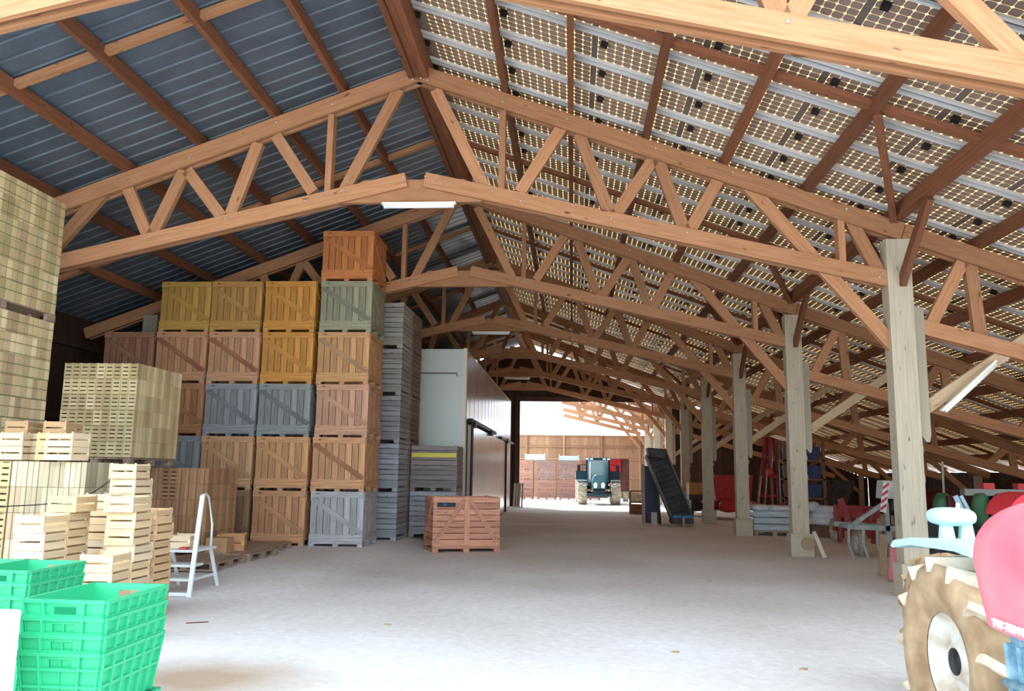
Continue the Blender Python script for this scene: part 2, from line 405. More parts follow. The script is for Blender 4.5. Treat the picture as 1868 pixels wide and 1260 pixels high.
# ---- purlins, one long timber each
PX = [-9.35, -8.18, -7.0, -5.86, -4.67, -3.6]; PR = [-1.05, -.04, 1.1, 2.26, 3.44, 5.8, 7.0, 8.2, 9.4, 10.6, 11.8, 13.0]
def purlin(x, label, w=.085, h=.19, y0=YF, y1=YB+.1, z=None):
    zz = ztop(x) if z is None else z
    o = MB().box(x-w/2, x+w/2, y0, y1, zz+.005, zz+h).build('roof_purlin', PURL)
    o.data.transform(Matrix.Translation((-x, -y0, -zz))); o.location = (x, y0, zz)
    return tag(o, label, 'beam', 'long roof beams')
for i, x in enumerate(PX[::-1]): purlin(x, 'brown roof beam under the ribbed sheets, %s left of the ridge' % ORD[i])
for i, x in enumerate(PR):
    purlin(x, 'brown roof beam under the solar panels, %s right of the ridge' % ORD[i if i < 5 else i+1], y1=YB+3*BAY if x > 0 else YB+.1)
purlin(XP, 'thick eaves beam carried by the row of posts', .15, .2, y1=YB+3*BAY)
b = MB()
for s in (-1, 1): b.box(XR+s*.11-.045, XR+s*.11+.045, YF, YB+.1, ztop(XR)-.24, ztop(XR)+.16)
b.box(XR-.06, XR+.06, YF, YB, ztop(XR)-.2, ztop(XR)+.0)
tag(b.build('ridge_beam', PURL), 'wide brown ridge beam between the two roof slopes', 'beam')
# ---- battens half way along every bay
for i in range(len(TY)-1):
    Y = (TY[i]+TY[i+1])/2+.12
    w = ['above the nearest crates', 'beyond the first full truss', 'beyond the second full truss', 'beyond the third full truss', 'beyond the fourth full truss', 'beyond the fifth full truss'][i]
    o = MB().bar((-2.6, Y, ztop(-2.6)+.13), (-11, Y, ztop(-11)+.13), .11, .09).build('roof_batten', TRUSS); tag(o, 'batten under the ribbed sheets %s' % w, 'batten', 'left slope battens')
    o = MB().bar((-2.1, Y, ztop(-2.1)+.11), (13.9, Y, ztop(13.9)+.11), .12, .07).build('roof_batten', PURL); tag(o, 'batten under the solar panels %s' % w, 'batten', 'right slope battens')
for i, Y in enumerate(TY[:-1]):                # small diagonal struts near the posts
    o = MB().bar((3.48, Y-2.72, ztop(3.48)+.02), (XP-.02, Y-.06, ztop(XP)+.02), .09, .12).build('diagonal_strut', PURL)
    tag(o, 'dark diagonal strut from a roof beam to the %s of the barn posts' % ORD[i], 'strut', 'diagonal struts under the solar roof')
# ================================================================ solar panels on the right slope
def pv_mat():
    M = bpy.data.materials.new('solar_glass'); M.use_nodes = True; t = M.node_tree; b = t.nodes['Principled BSDF']
    tc = N(M, 'ShaderNodeTexCoord'); sp = N(M, 'ShaderNodeSeparateXYZ'); L(M, tc.outputs['UV'], sp.inputs[0])
    def m(op, a, c=None, d=None):
        n = N(M, 'ShaderNodeMath', operation=op)
        for i, q in enumerate((a, c, d)):
            if q is None: continue
            if isinstance(q, (int, float)): n.inputs[i].default_value = q
            else: L(M, q, n.inputs[i])
        return n.outputs[0]
    U, V = sp.outputs[0], sp.outputs[1]
    cu = m('ABSOLUTE', m('SUBTRACT', m('FRACT', m('DIVIDE', m('SUBTRACT', U, .090), .1186)), .5))
    cv = m('ABSOLUTE', m('SUBTRACT', m('FRACT', m('DIVIDE', m('SUBTRACT', V, .042), .116)), .5))
    cell = m('MULTIPLY', m('MULTIPLY', m('LESS_THAN', cu, .488), m('LESS_THAN', cv, .490)), m('LESS_THAN', m('ADD', cu, cv), .82))
    strip = m('LESS_THAN', U, .088)
    b.inputs['Roughness'].default_value = .65; b.inputs['Specular IOR Level'].default_value = .12
    nz = N(M, 'ShaderNodeTexNoise'); nz.inputs['Scale'].default_value = 2.5; L(M, tc.outputs['Object'], nz.inputs['Vector'])
    r = N(M, 'ShaderNodeValToRGB'); r.color_ramp.elements[0].color = (.22, .165, .135, 1); r.color_ramp.elements[1].color = (.32, .25, .21, 1); L(M, nz.outputs['Fac'], r.inputs[0])
    mx = N(M, 'ShaderNodeMix', data_type='RGBA'); L(M, strip, mx.inputs[0]); L(M, r.outputs[0], mx.inputs[6]); mx.inputs[7].default_value = (.15, .125, .11, 1)
    L(M, mx.outputs[2], b.inputs['Base Color'])
    tr = N(M, 'ShaderNodeBsdfTranslucent'); tr.inputs[0].default_value = (.52, .29, .115, 1)
    df = N(M, 'ShaderNodeBsdfDiffuse'); df.inputs[0].default_value = (.35, .30, .22, 1)
    ad = N(M, 'ShaderNodeMixShader'); ad.inputs[0].default_value = .15; L(M, tr.outputs[0], ad.inputs[1]); L(M, df.outputs[0], ad.inputs[2])
    mask = m('MAXIMUM', cell, strip)
    ms = N(M, 'ShaderNodeMixShader'); L(M, mask, ms.inputs[0]); L(M, ad.outputs[0], ms.inputs[1]); L(M, b.outputs[0], ms.inputs[2])
    L(M, ms.outputs[0], t.nodes['Material Output'].inputs[0])
    return M
PVM = pv_mat(); PLX = 1.31; PY = .78; ZP = .27
def pvz(x): return ztop(x)+ZP
ca = math.cos(math.atan(SL))
def add_panel(b, x, y):
    i = len(b.v)
    b.v += [Vector((x, y, pvz(x))), Vector((x+PLX, y, pvz(x+PLX))), Vector((x+PLX, y+PY, pvz(x+PLX))), Vector((x, y+PY, pvz(x)))]
    b.face((i, i+1, i+2, i+3), [(0, 0), (1.395, 0), (1.395, PY), (0, PY)])
def add_jbox(b, x, y):
    for dx, w, l, h in ((.16, .045, .04, .03),):
        c = Vector((x+dx, y+.29, pvz(x+dx)-.03)); e = Vector((ca, 0, -SL*ca)); nn = Vector((SL*ca, 0, ca))
        b.obox(c, e*w, Vector((0, 1, 0))*l, nn*h)
cols = [XR+.10+PLX*i-.0 for i in range(13)]
X0 = 1.545-PLX*3
cols = [X0+PLX*i for i in range(0, 13)]
Y0 = 9.62-PY*6
rows = []; y = Y0
while y < YB+.3: rows.append(y); y += PY
yrows = []
while y < YFAR-.5: yrows.append(y); y += PY
cand = []
for ci, x in enumerate(cols):
    for ri, y in enumerate(rows):
        pts = [px((x+a*PLX, y+c*PY, pvz(x+a*PLX))) for a, c in ((0, 0), (1, 0), (1, 1), (0, 1))]
        if all(0 <= p[0] <= 1868 and 0 <= p[1] <= 1260 for p in pts) or any(-60 <= p[0] <= 1928 and -60 <= p[1] <= 1260 for p in pts):
            ar = abs(sum(pts[k][0]*pts[(k+1) % 4][1]-pts[(k+1) % 4][0]*pts[k][1] for k in range(4)))/2
        else: ar = 0
        cand.append((ar, ci, ri, x, y))
cand.sort(key=lambda c: -c[0]); near = [c for c in cand[:300] if c[0] > 0]; rest = [c for c in cand if c not in near]
pb = MB(); add_panel(pb, 0, 0); pb2 = MB(); add_jbox(pb2, 0, 0)
zshift = pvz(0)
for q in pb.v: q.z -= zshift
for q in pb2.v: q.z -= zshift
# the slope is straight, so one mesh fits everywhere
P0 = pb.build('solar_panel', PVM); J0 = pb2.build('junction_box', BLACK); J0.parent = P0
firstrow = min(c[2] for c in near)
def rowlabel(ri):
    y = rows[ri]+PY/2; k = max([i for i in range(len(TY)) if TY[i] <= y] or [0]); n = int(round((y-TY[k])/PY-.5))
    return 'row %d %s' % (n+1, ['past the overhead truss', 'past the first truss', 'past the second truss', 'past the third truss', 'past the fourth truss', 'past the fifth', ''][k])
firstp = True
for (a, ci, ri, x, y) in near:
    if firstp: o = P0; firstp = False
    else: o = copy_tree(P0)
    o.location = (x, y, pvz(x))
    tag(o, 'solar panel, %s from the ridge, %s' % (ORD[ci], rowlabel(ri)), 'solar panel', 'solar panels of the right roof slope')
b = MB(); jb = MB()
for (a, ci, ri, x, y) in rest: add_panel(b, x, y); add_jbox(jb, x, y)
for y in yrows:
    for x in cols[3:]: 
        if random.random() < .88: add_panel(b, x, y)
o = b.build('solar_panel', PVM); tag(o, 'the farther and smaller solar panels of the right roof slope', 'solar panel', 'solar panels of the right roof slope', 'stuff')
o2 = jb.build('junction_box', BLACK); o2.parent = o; o2['kind'] = 'stuff'
# aluminium rails down the slope
def railmb(x0, x1):
    b = MB(); e = Vector((1, 0, -SL))
    for dy, w, h, dz in ((-.045, .02, .05, -.035), (.045, .02, .05, -.035), (0, .10, .012, -.012), (-.06, .03, .008, -.058), (.06, .03, .008, -.058)):
        b.bar(Vector((x0, dy, -SL*x0+dz)), Vector((x1, dy, -SL*x1+dz)), w, h)
    return b
GSHADE = mat('rail_groove_shade', (.07, .065, .06), .7)  # dark strip painting the shade inside the rail's open groove
def groove_shade(x1, parent):
    o = MB().bar((0, 0, -.026), (x1, 0, -SL*x1-.026), .045, .012).build('groove_shade', GSHADE); o.parent = parent; o['label'] = 'dark strip for the shade in the rail groove'
rl = railmb(0, cols[-1]+PLX-cols[0]+.05).build('panel_rail', ALU); groove_shade(cols[-1]+PLX-cols[0]+.05, rl)
rows_all = rows
for i, y in enumerate(rows_all):
    o = rl if i == 0 else copy_tree(rl)
    o.location = (cols[0]-.02, y, pvz(cols[0]-.02))
    k = max([j for j in range(len(TY)) if TY[j] <= y] or [0]); n = int((y-TY[k])/PY)+1
    tag(o, 'aluminium rail under the solar panels, %s beyond %s' % (ORD[max(0, n-1)], ['the overhead truss', 'the first full truss', 'the second full truss', 'the third full truss', 'the fourth full truss', 'the fifth full truss', 'the back wall'][k]), 'rail', 'aluminium rails of the solar roof')
rl2 = railmb(0, cols[-1]+PLX-cols[3]+.05).build('panel_rail', ALU)
for i, y in enumerate(yrows):
    o = rl2 if i == 0 else copy_tree(rl2)
    o.location = (cols[3]-.02, y, pvz(cols[3]-.02)); tag(o, 'aluminium rail over the yard, %s from the barn' % (ORD[i] if i < 16 else 'far out, number %d' % (i+1)), 'rail', 'aluminium rails over the yard')
# closing board between ridge and first panel
struct(MB().box(XR+.15, cols[0]+.02, YF, YB, ztop(XR)+.1, ztop(XR)+.14).build('trim_2', DARKW))
# ================================================================ big potato boxes
CRW, CRD, CRH = 1.072, 1.22, 1.066
def box_a(w=CRW, d=CRD, h=CRH):
    """upright slats, rails top and bottom, one diagonal across the front"""
    t = empty('potato_box', (0, 0, 0), 'x', 'wooden box'); x = w/2
    b = MB()
    for s in (-1, 0, 1):
        for yy in (0, d/2-.05, d-.1): b.box(s*(x-.05)-.05, s*(x-.05)+.05, yy, yy+.1, 0, .05)
    for yy in (0, d/2-.05, d-.1): b.box(-x, x, yy, yy+.1, .05, .10)
    for k in range(7): b.box(-x, x, .01+k*d/7, .01+(k+1)*d/7-.02, .10, .12)
    b.build('pallet_base', CRATE, t)
    def panel(name, y, inner):
        b = MB(); n = 8; sw = w/n
        for k in range(n): b.box(-x+k*sw+.006, -x+(k+1)*sw-.006, y-.01, y+.01, .12, h-.01)
        s = -1 if not inner else 1
        b.box(-x, x, y+s*.01, y+s*.035, .12, .235); b.box(-x, x, y+s*.01, y+s*.035, h-.115, h)
        o = b.build(name, CRATE, t)
        MB().bar((-x+.03, y+s*.022, h-.14), (x-.03, y+s*.022, .26), .022, .095, (0, 0, 1)).build('diagonal_brace', CRATE, o)
    panel('front_panel', .035, False); panel('back_panel', d-.035, True)
    for s in (-1, 1):
        b = MB(); n = 8
        for k in range(n): b.box(s*(x-.012)-.01, s*(x-.012)+.01, .06+k*(d-.12)/n, .06+(k+1)*(d-.12)/n-.012, .12, h-.01)
        for z in (.12, h-.115): b.box(s*x-.006, s*x+.016*s, .05, d-.05, z, z+.11)
        b.bar((s*(x+.006), .06, h-.13), (s*(x+.006), d-.06, .26), .02, .09)
        b.build('side_panel', CRATE, t)
    for sx in (-1, 1):
        for yy in (.045, d-.115): MB().box(sx*(x-.06)-.035, sx*(x-.06)+.035, yy, yy+.07, .1, h).build('corner_post', CRATE, t)
    b = MB()
    for s in (-1, 1): b.lathe([(0, .018), (.012, .018), (.014, 0)], (s*(x-.05), 0, .075), (0, -1, 0), 8)
    b.build('bolt_head', STEEL, t)
    return t
BA = box_a(); usedA = [False]
def put(src, used, x, y, z, col, label, group, rot=0, brace=None, name=None, cat=None):
    o = src if not used[0] else copy_tree(src); used[0] = True
    o.location = (x, y, z); o.rotation_euler = (0, 0, rot)
    for c in o.children:
        if c.name.startswith('bolt'): continue
        paint(c, col)
        if brace: 
            for g in c.children: g.color = (*brace, 1)
    if src.type == 'MESH': o.color = (*col, 1)
    return tag(o, label, cat or src['category'], group)
cx = [-9.22, -8.075, -6.975, -5.83, -4.66]
G = {4: [((.62, .63, .66), 'pale grey'), ((.86, .47, .25), 'orange'), ((.80, .45, .30), 'pinkish'), ((.80, .44, .20), 'orange'), ((.44, .43, .29), 'grey green'), ((.80, .30, .10), 'red orange')],
     3: [((.80, .42, .22), 'orange'), ((.86, .46, .22), 'light orange'), ((.37, .40, .39), 'slate grey'), ((.80, .38, .09), 'bright orange'), ((.80, .38, .08), 'bright orange')],
     2: [((.45, .25, .16), 'brown'), ((.80, .47, .25), 'orange'), ((.40, .41, .44), 'blue grey'), ((.74, .40, .22), 'tan'), ((.62, .34, .10), 'golden brown')],
     1: [((.40, .25, .16), 'brown'), ((.36, .38, .40), 'blue grey'), ((.55, .25, .12), 'dark red brown'), ((.66, .34, .18), 'tan'), ((.62, .37, .09), 'golden')],
     0: [((.40, .2, .12), 'brown')]*4}
BRC = {(4, 1): (.55, .25, .13), (4, 4): (.33, .31, .24), (3, 2): (.25, .27, .27), (2, 2): (.30, .30, .33), (2, 3): (.46, .2, .09), (1, 3): (.42, .17, .09), (4, 3): (.62, .38, .2)}
cn = ['leftmost column', 'second column from left', 'middle column', 'fourth column from left', 'rightmost column']
BX = []
for c in G:
    for r, (col, nm) in enumerate(G[c]):
        j = random.uniform(-.012, .012)
        o = put(BA, usedA, cx[c]+j, 16.2+random.uniform(-.02, .03), .12+r*1.07, col, '%s upright-slatted potato box, %s, %s row up' % (nm, cn[c], ORD[r]), 'wall of potato boxes', 0, BRC.get((c, r)))
# ---------------------------------------------------------------- box with level slats
def box_b(w, d, h, braces, n=7):
    t = empty('potato_box', (0, 0, 0), 'x', 'wooden box'); x = w/2; b = MB()
    for s in (-1, 0, 1): b.box(s*(x-.06)-.06, s*(x-.06)+.06, 0, d, 0, .07)
    b.box(-x, x, 0, .1, .07, .12); b.box(-x, x, d-.1, d, .07, .12)
    for k in range(6): b.box(-x, x, k*d/6+.01, (k+1)*d/6-.01, .12, .14)
    b.build('pallet_base', CRATE, t); sh = (h-.14)/n
    for name, y, s in (('front_panel', .03, -1), ('back_panel', d-.03, 1)):
        b = MB()
        for k in range(n): b.box(-x, x, y-.011, y+.011, .14+k*sh, .14+(k+1)*sh-.014)
        o = b.build(name, CRATE, t); y2 = y+s*.02
        if braces:
            MB().box(-.055, .055, y2-.01, y2+.01, .14, h).build('centre_stile', CRATE, o)
            for q in (-1, 1): MB().bar((q*.05, y2+s*.004, h-.06), (q*(x-.06), y2+s*.004, .2), .02, .085).build('diagonal_brace', CRATE, o)
    for s in (-1, 1):
        b = MB()
        for k in range(n): b.box(s*(x-.012)-.011, s*(x-.012)+.011, .05, d-.05, .14+k*sh, .14+(k+1)*sh-.014)
        if braces: b.bar((s*(x+.008), .08, h-.06), (s*(x+.008), d-.08, .2), .018, .09)
        b.build('side_panel', CRATE, t)
    for sx in (-1, 1):
        for yy in (.045, d-.115): MB().box(sx*(x-.055)-.03, sx*(x-.055)+.03, yy, yy+.07, .1, h).build('corner_post', CRATE, t)
    return t
BB = box_b(1.10, 1.10, 1.058, False, 8); ub = [False]
greys = [(.50, .54, .60), (.47, .50, .56), (.40, .40, .42), (.42, .41, .39), (.50, .48, .42)]
for k in range(5):
    put(BB, ub, -4.38, 18.0, .10+k*1.062, greys[k], 'weathered grey level-slatted box, %s from the floor in the narrow stack' % ORD[k], 'grey stack beside the orange boxes')
    put(BB, ub, -4.36, 19.15, .10+k*1.062, (.30, .2, .16), 'brown level-slatted box behind the narrow grey stack, %s from the floor' % ORD[k], 'brown stack behind the grey boxes')
o = put(BB, ub, -3.25, 19.25, .10, (.50, .53, .58), 'grey level-slatted box under the one with the yellow slat', 'boxes in front of the cold store')
o = put(BB, ub, -3.25, 19.25, 1.162, (.36, .31, .31), 'dark box with one yellow slat in front of the cold store', 'boxes in front of the cold store')
ys = MB().box(-3.78, -2.72, 19.25+.0, 19.25+.018, 1.94, 2.04).build('yellow_slat', mat('yellow_paint', (.72, .62, .12), .6), o); ys['label'] = 'yellow painted slat'
F = box_b(1.40, 1.02, 1.11, True, 8); uf = [False]
rotF = math.radians(20)
fo = put(F, uf, -2.14, 16.92, 0, (.86, .42, .28), 'pinkish orange box with a black number plate standing alone on the floor', 'box standing in the aisle', rotF)
del fo['group']
pl_ = MB().box(-.62, -.25, -.012, .0, .90, .99).build('number_plate', mat('plate_black', (.015, .02, .035), .5)); pl_.parent = fo; pl_['label'] = 'black plate with faint chalked number'
def text(s, size, loc, rot, m, parent=None, name='lettering', extrude=.001, sx=1):
    c = bpy.data.curves.new(name, 'FONT'); c.body = s; c.size = size; c.extrude = extrude; c.align_x = 'CENTER'; c.align_y = 'CENTER'
    o = bpy.data.objects.new(name, c); C.objects.link(o); o.location = loc; o.rotation_euler = rot; o.scale = (sx, 1, 1)
    c.materials.append(m)
    bpy.context.view_layer.update(); dg = bpy.context.evaluated_depsgraph_get(); me = bpy.data.meshes.new_from_object(o.evaluated_get(dg)); me.materials.clear(); me.materials.append(m); mo = bpy.data.objects.new(name, me); C.objects.link(mo); mo.location = loc; mo.rotation_euler = rot; mo.scale = (sx, 1, 1); bpy.data.objects.remove(o); o = mo
    if parent is not None: o.parent = parent
    return o
text('50', .075, (-.47, -.0135, .945), (math.pi/2, 0, 0), mat('chalk_blue', (.16, .24, .38), .8), pl_)
# yard stacks
BY = box_b(1.2, 1.1, .60, False, 5); uy = [False]
for nm, x, n, y in (('leftmost', -3.05, 4, 52.0), ('middle', -1.62, 4, 52.0), ('right', -.22, 4, 52.0), ('hidden', 1.15, 4, 52.6)):
    for k in range(n):
        c = random.choice([(.42, .22, .18), (.45, .24, .18), (.40, .2, .14), (.34, .22, .20)])
        lab = 'reddish box in the %s yard stack, %s from the ground' % (nm, ORD[k]) if nm != 'hidden' else 'reddish box in the yard stack behind the parked tractor, %s from the ground' % ORD[k]
        put(BY, uy, x, y, k*.605, c, lab, 'box stacks in the yard')
FILM = mat('pale_film', (.36, .46, .50), .25)
for x, w, z, h, s in ((-2.35, 1.15, 2.42, .36, 'left'), (-.22, 1.15, 2.42, .28, 'right')):
    b = MB(); b.box(x-w/2, x+w/2, 52.05, 53.05, z, z+h)
    for q in (-1, 1): b.box(x+q*(w/2+.03)-.03, x+q*(w/2+.03)+.03, 52.0, 52.06, z-.02 if True else 0, z+h+.08)
    tag(b.build('film_bundle', FILM, None, .03), 'pale blue wrapped bundle on top of the %s yard stacks' % s, 'bundle')
# ================================================================ cold store
CS = mat('panel_white', (.60, .66, .60), .32, 0, .5); CS_SHADE = noisy('panel_side_shaded', (.46, .37, .35), (.52, .43, .41), .6, .22, spec=.6)  # side is the same white panel, with shade and brown reflections coloured in
t = empty('cold_store', (-4.9, 21.25, 0), 'white insulated cold store with sliding doors behind the box stacks', 'cold store')
MB().box(-7.0, -2.86, 21.25, 21.35, 0, 4.80).build('front_wall', CS, t)
b = MB(); b.box(-2.9, -2.82, 21.36, 37.4, 0, 4.80)
for k in range(15): b.box(-2.822, -2.816, 22.4+k, 22.412+k, 0, 4.8)
b.build('side_wall', CS_SHADE, t)
MB().box(-7.0, -2.82, 21.4, 37.4, 4.80, 4.84).build('roof_panel', CS, t)
MB().box(-2.88, -2.78, 21.22, 21.42, 0, 4.84).build('corner_trim', mat('trim_cream', (.78, .74, .62), .5), t)
o = MB().box(-2.80, -2.72, 21.9, 33.6, .05, 2.85).build('sliding_door', CS_SHADE, t)
MB().box(-2.72, -2.66, 21.9, 22.05, .5, 2.9).build('door_edge', BLACK, o); MB().box(-2.72, -2.66, 33.45, 33.6, .05, 2.9).build('door_edge', BLACK, o)
b = MB(); b.box(-2.80, -2.66, 21.7, 28.8, 2.92, 3.02); b.box(-2.80, -2.66, 31.0, 37.4, 2.88, 2.96)
for y in (22.1, 26.8, 33.5): b.box(-2.78, -2.62, y, y+.35, 2.80, 2.98)
b.build('door_rail', BLACK, t)
b = MB(); b.tube([(-4.6, 21.2, 4.17), (-3.03, 21.2, 4.17), (-3.03, 21.2, 4.09)], .018, 6); b.build('pipe', mat('pipe_brown', (.2, .16, .13), .5), t)
# ================================================================ euro pallets
PALW = wood('pallet_timber', (.26, .18, .13), (.42, .31, .23))
def pallet(w=1.0, d=1.2):
    b = MB(); 
    for yy in (0, d/2-.05, d-.1):
        b.box(-w/2, w/2, yy, yy+.1, 0, .022)
        for s in (-1, 0, 1): b.box(s*(w/2-.05)-.05, s*(w/2-.05)+.05, yy, yy+.1, .022, .1)
    for k in range(6): b.box(-w/2+k*w/6+.008, -w/2+(k+1)*w/6-.008, 0, d, .1, .122)
    return b.build('pallet', PALW)
PAL = pallet(); PAL['category'] = 'pallet'; up = [False]
def putpal(x, y, z, sx, sy, label, rot=0):
    o = PAL if not up[0] else PAL.copy()
    if up[0]: C.objects.link(o)
    up[0] = True; o.location = (x, y, z); o.scale = (sx, sy, 1); o.rotation_euler = (0, 0, rot); tag(o, label, 'pallet', 'wooden pallets'); return o
# ================================================================ pallet loads of fruit crates standing on edge
def edge_crate(slots):
    """unit crate T .135 (x) D .30 (y) H .26 (z), standing on its side"""
    T, D, H = .132, .296, .256; b = MB()
    for y0 in (0, D-.012):
        if slots:
            for x0 in (0, T-.022): b.box(x0, x0+.022, y0, y0+.012, 0, H)
            for k in range(4): b.box(.022, T-.022, y0+.001, y0+.011, k*H/4+.002, (k+1)*H/4-.016)
        else:
            b.box(0, T*.46, y0, y0+.012, 0, H); b.box(T*.54, T, y0, y0+.012, 0, H)
    for k in range(3): b.box(T-.006, T, .006+k*D/3, .006+(k+1)*D/3-.014, .0, H)
    for z0 in (0, H-.008): b.box(.004, T-.008, .012, D-.012, z0, z0+.008)
    for z0 in (0, H-.03): b.box(.01, T-.01, D-.045, D-.014, z0+.004, z0+.026)
    o = b.build('fruit_crate', PALE); o['category'] = 'crate'; return o
ECS, ECP = edge_crate(True), edge_crate(False); ue = {id(ECS): [False], id(ECP): [False]}
def load(x1, y0, z0, nx, ny, nz, sx, sy, sz, cols, where, slots, faces='fr', group=None, patt=None):
    """nx crates leftwards from x1, ny deep from y0, nz rows up from z0; only the outer layers"""
    for k in range(nz):
        for i in range(nx):
            for j in range(ny):
                if not ((('f' in faces) and j == 0) or (('r' in faces) and i == 0) or (('2' in faces) and i == 1)): continue
                src = ECS if (slots if patt is None else patt(i, j, k)) else ECP; u = ue[id(src)]
                o = src if not u[0] else src.copy()
                if u[0]: C.objects.link(o)
                u[0] = True
                o.location = (x1-(i+1)*.135*sx, y0+j*.30*sy+random.uniform(-.006, .006), z0+k*.26*sz); o.scale = (sx, sy, sz)
                c = random.choice(cols); f = random.uniform(.88, 1.1); o.color = (min(1, c[0]*f), min(1, c[1]*f), min(1, c[2]*f), 1)
                side = 'front' if j == 0 else 'side'
                tag(o, 'crate in %s, row %d up, %s %d' % (where, k+1, 'number' if j == 0 else 'side', (i if j == 0 else j)+1), 'crate', group or 'crates on pallet loads')
straw = [(.72, .70, .48), (.80, .76, .55), (.64, .60, .40), (.70, .62, .46), (.86, .84, .66)]
pale = [(.80, .76, .58), (.72, .66, .50), (.86, .82, .66), (.66, .58, .44)]
ruddy = [(.46, .30, .22), (.52, .36, .26), (.42, .27, .20), (.55, .38, .27)]
grey = [(.66, .68, .62), (.60, .60, .54), (.72, .74, .68), (.62, .56, .48)]
PX1 = -7.58
for lv, (z, nm) in enumerate(((.13, 'the bottom tall load at far left'), (1.96, 'the middle tall load at far left'), (3.80, 'the top tall load at far left'))):
    load(PX1, 8.98, z, 2, 7, 6, 1.25, 1.1, 1.10 if lv < 2 else 1.08, straw if lv == 2 else pale, nm, False, 'r', 'crates of the tall left loads', (lambda i, j, k: False) if lv == 2 else (lambda i, j, k: (j*3+k) % 4 == 0))
    putpal(PX1-.27, 9.0, z-.122, .54, 2.3/1.2, 'long narrow pallet under %s' % nm)
    b = MB()
    for k in range(1, 12): b.box(PX1+.001, PX1+.007, 8.98, 11.29, z+.145*k-.003, z+.145*k+.003)
    tag(b.build('tie_cords', mat('green_cord', (.12, .18, .07), .8)), 'green tie cords round %s' % nm, 'cords')
load(-6.97, 12.6, 1.76, 9, 5, 6, 1.02, 1.0, .965, straw, 'the raised load left of the wall of boxes', True, 'fr', 'crates of the raised load', lambda i, j, k: j == 0)
putpal(-7.59, 12.62, 1.63, 1.2, 1.2, 'pallet under the raised crate load')
load(-6.97, 12.6, .26, 9, 4, 5, 1.02, .96, 1.04, ruddy, 'the floor load under the raised one', True, 'f', 'crates of the low load')
putpal(-7.59, 12.62, .12, 1.2, .96, 'pallet under the crate load standing beneath the raised one')
load(-6.22, 13.8, .26, 9, 4, 5, 1.02, 1.04, 1.04, ruddy, 'the low reddish load by the ladder', True, 'fr', 'crates of the reddish load', lambda i, j, k: k > 2 and i in (4, 5))
putpal(-6.84, 13.82, .12, 1.2, 1.02, 'pallet under the low reddish crate load')
load(-5.79, 9.5, .14, 7, 2, 5, .985, 1.15, 1.17, grey, 'the near grey load behind the loose crates', False, 'fr', 'crates of the near load', lambda i, j, k: j > 0)
putpal(-6.25, 9.52, .0, .9, .55, 'pallet under the near grey crate load')
load(-6.74, 9.5, .14, 5, 2, 5, .985, 1.15, 1.17, straw, 'the near straw load at the left edge', True, 'fr', 'crates of the near straw load')
putpal(-7.08, 9.52, .0, .62, .55, 'pallet under the near straw crate load')
for i, (x, y, r) in enumerate(((-5.72, 12.05, .02), (-5.69, 13.3, -.02), (-5.82, 14.6, .05))): putpal(x, y, hgt(x, y+.6)-.0, .98, 1, 'empty pallet on the floor beside the loads, %s from the ladder' % ORD[i], r)
# ================================================================ loose poplar crates
def poplar():
    w, d, h = .30, .37, .16; t = empty('poplar_crate', (0, 0, 0), 'x', 'crate')
    for y in (.004, d-.004):
        b = MB(); b.box(-w/2, w/2, y-.004, y+.004, 0, .072); b.box(-w/2, w/2, y-.004, y+.004, .090, h)
        b.box(-w/2, -w/2+.035, y-.0045, y+.0045, .06, .10); b.box(w/2-.035, w/2, y-.0045, y+.0045, .06, .10); b.build('end_panel', PALE, t)
    for s in (-1, 1):
        b = MB(); b.box(s*w/2-.004*(s+1), s*w/2-.004*(s-1), .01, d-.01, .005, .068); b.box(s*w/2-.004*(s+1), s*w/2-.004*(s-1), .01, d-.01, .088, .15); b.build('side_panel', PALE, t)
    b = MB()
    for k in range(4): b.box(-w/2+.004+k*.073, -w/2+.004+k*.073+.064, .008, d-.008, 0, .004)
    b.build('bottom', PALE, t)
    for sx in (-1, 1):
        for yy in (.02, d-.02): MB().prism([(0, 0), (-.02*sx, 0), (0, .02 if yy < .1 else -.02)], (sx*(w/2-.008), yy-.01 if yy < .1 else yy+.01, 0), (1, 0, 0), (0, 1, 0), (0, 0, h+.012)).build('corner_post', PALE, t)
    return t
PC = poplar(); upc = [False]
def stack(x, y, n, top, nm, rot=0, s=1, jit=.012, base=0, cols=((.95, .90, .80), (.98, .86, .68), (.92, .82, .66)), hh=.164):
    for k in range(n):
        z = base+k*hh
        o = put(PC, upc, x+random.uniform(-jit, jit), y+random.uniform(-jit, jit), z, random.choice(cols), '%s, %s from its bottom' % (nm, ORD[k]) if n > 1 else nm, 'loose poplar crates', rot+random.uniform(-.03, .03))
def sx_at(x, Y): return at(x, 950, Y).x
stack(sx_at(56, 7.5), 7.5, 7, 0, 'white poplar crate in the front left stack', .0, hh=.164)
o = put(PC, upc, sx_at(110, 8.0), 8.0, 7*.164+.002, (.9, .75, .55), 'tan poplar crate behind the front left stack', 'loose poplar crates', .0)
stack(sx_at(108, 8.05), 7.98, 7, 0, 'poplar crate in the hidden stack behind the front left one')
stack(sx_at(183, 7.35), 7.35, 5, 0, 'white poplar crate in the low front stack', .05, hh=.164)
stack(sx_at(222, 8.2), 8.2, 7, 0, 'poplar crate in the middle stack', .02, hh=.164)
stack(sx_at(214, 8.15), 8.15, 1, 0, 'poplar crate on top of the middle stack, pushed left', .05, base=7*.164+.002)
stack(sx_at(176, 8.75), 8.75, 8, 0, 'poplar crate in the stack left of the middle one', .0, hh=.164)
stack(sx_at(216, 8.95), 8.95, 9, 0, 'poplar crate in the tallest loose stack', -.03, hh=.164)
stack(sx_at(218, 8.95), 8.93, 1, 0, 'small crate crowning the tallest loose stack', .1, base=9*.164+.002)
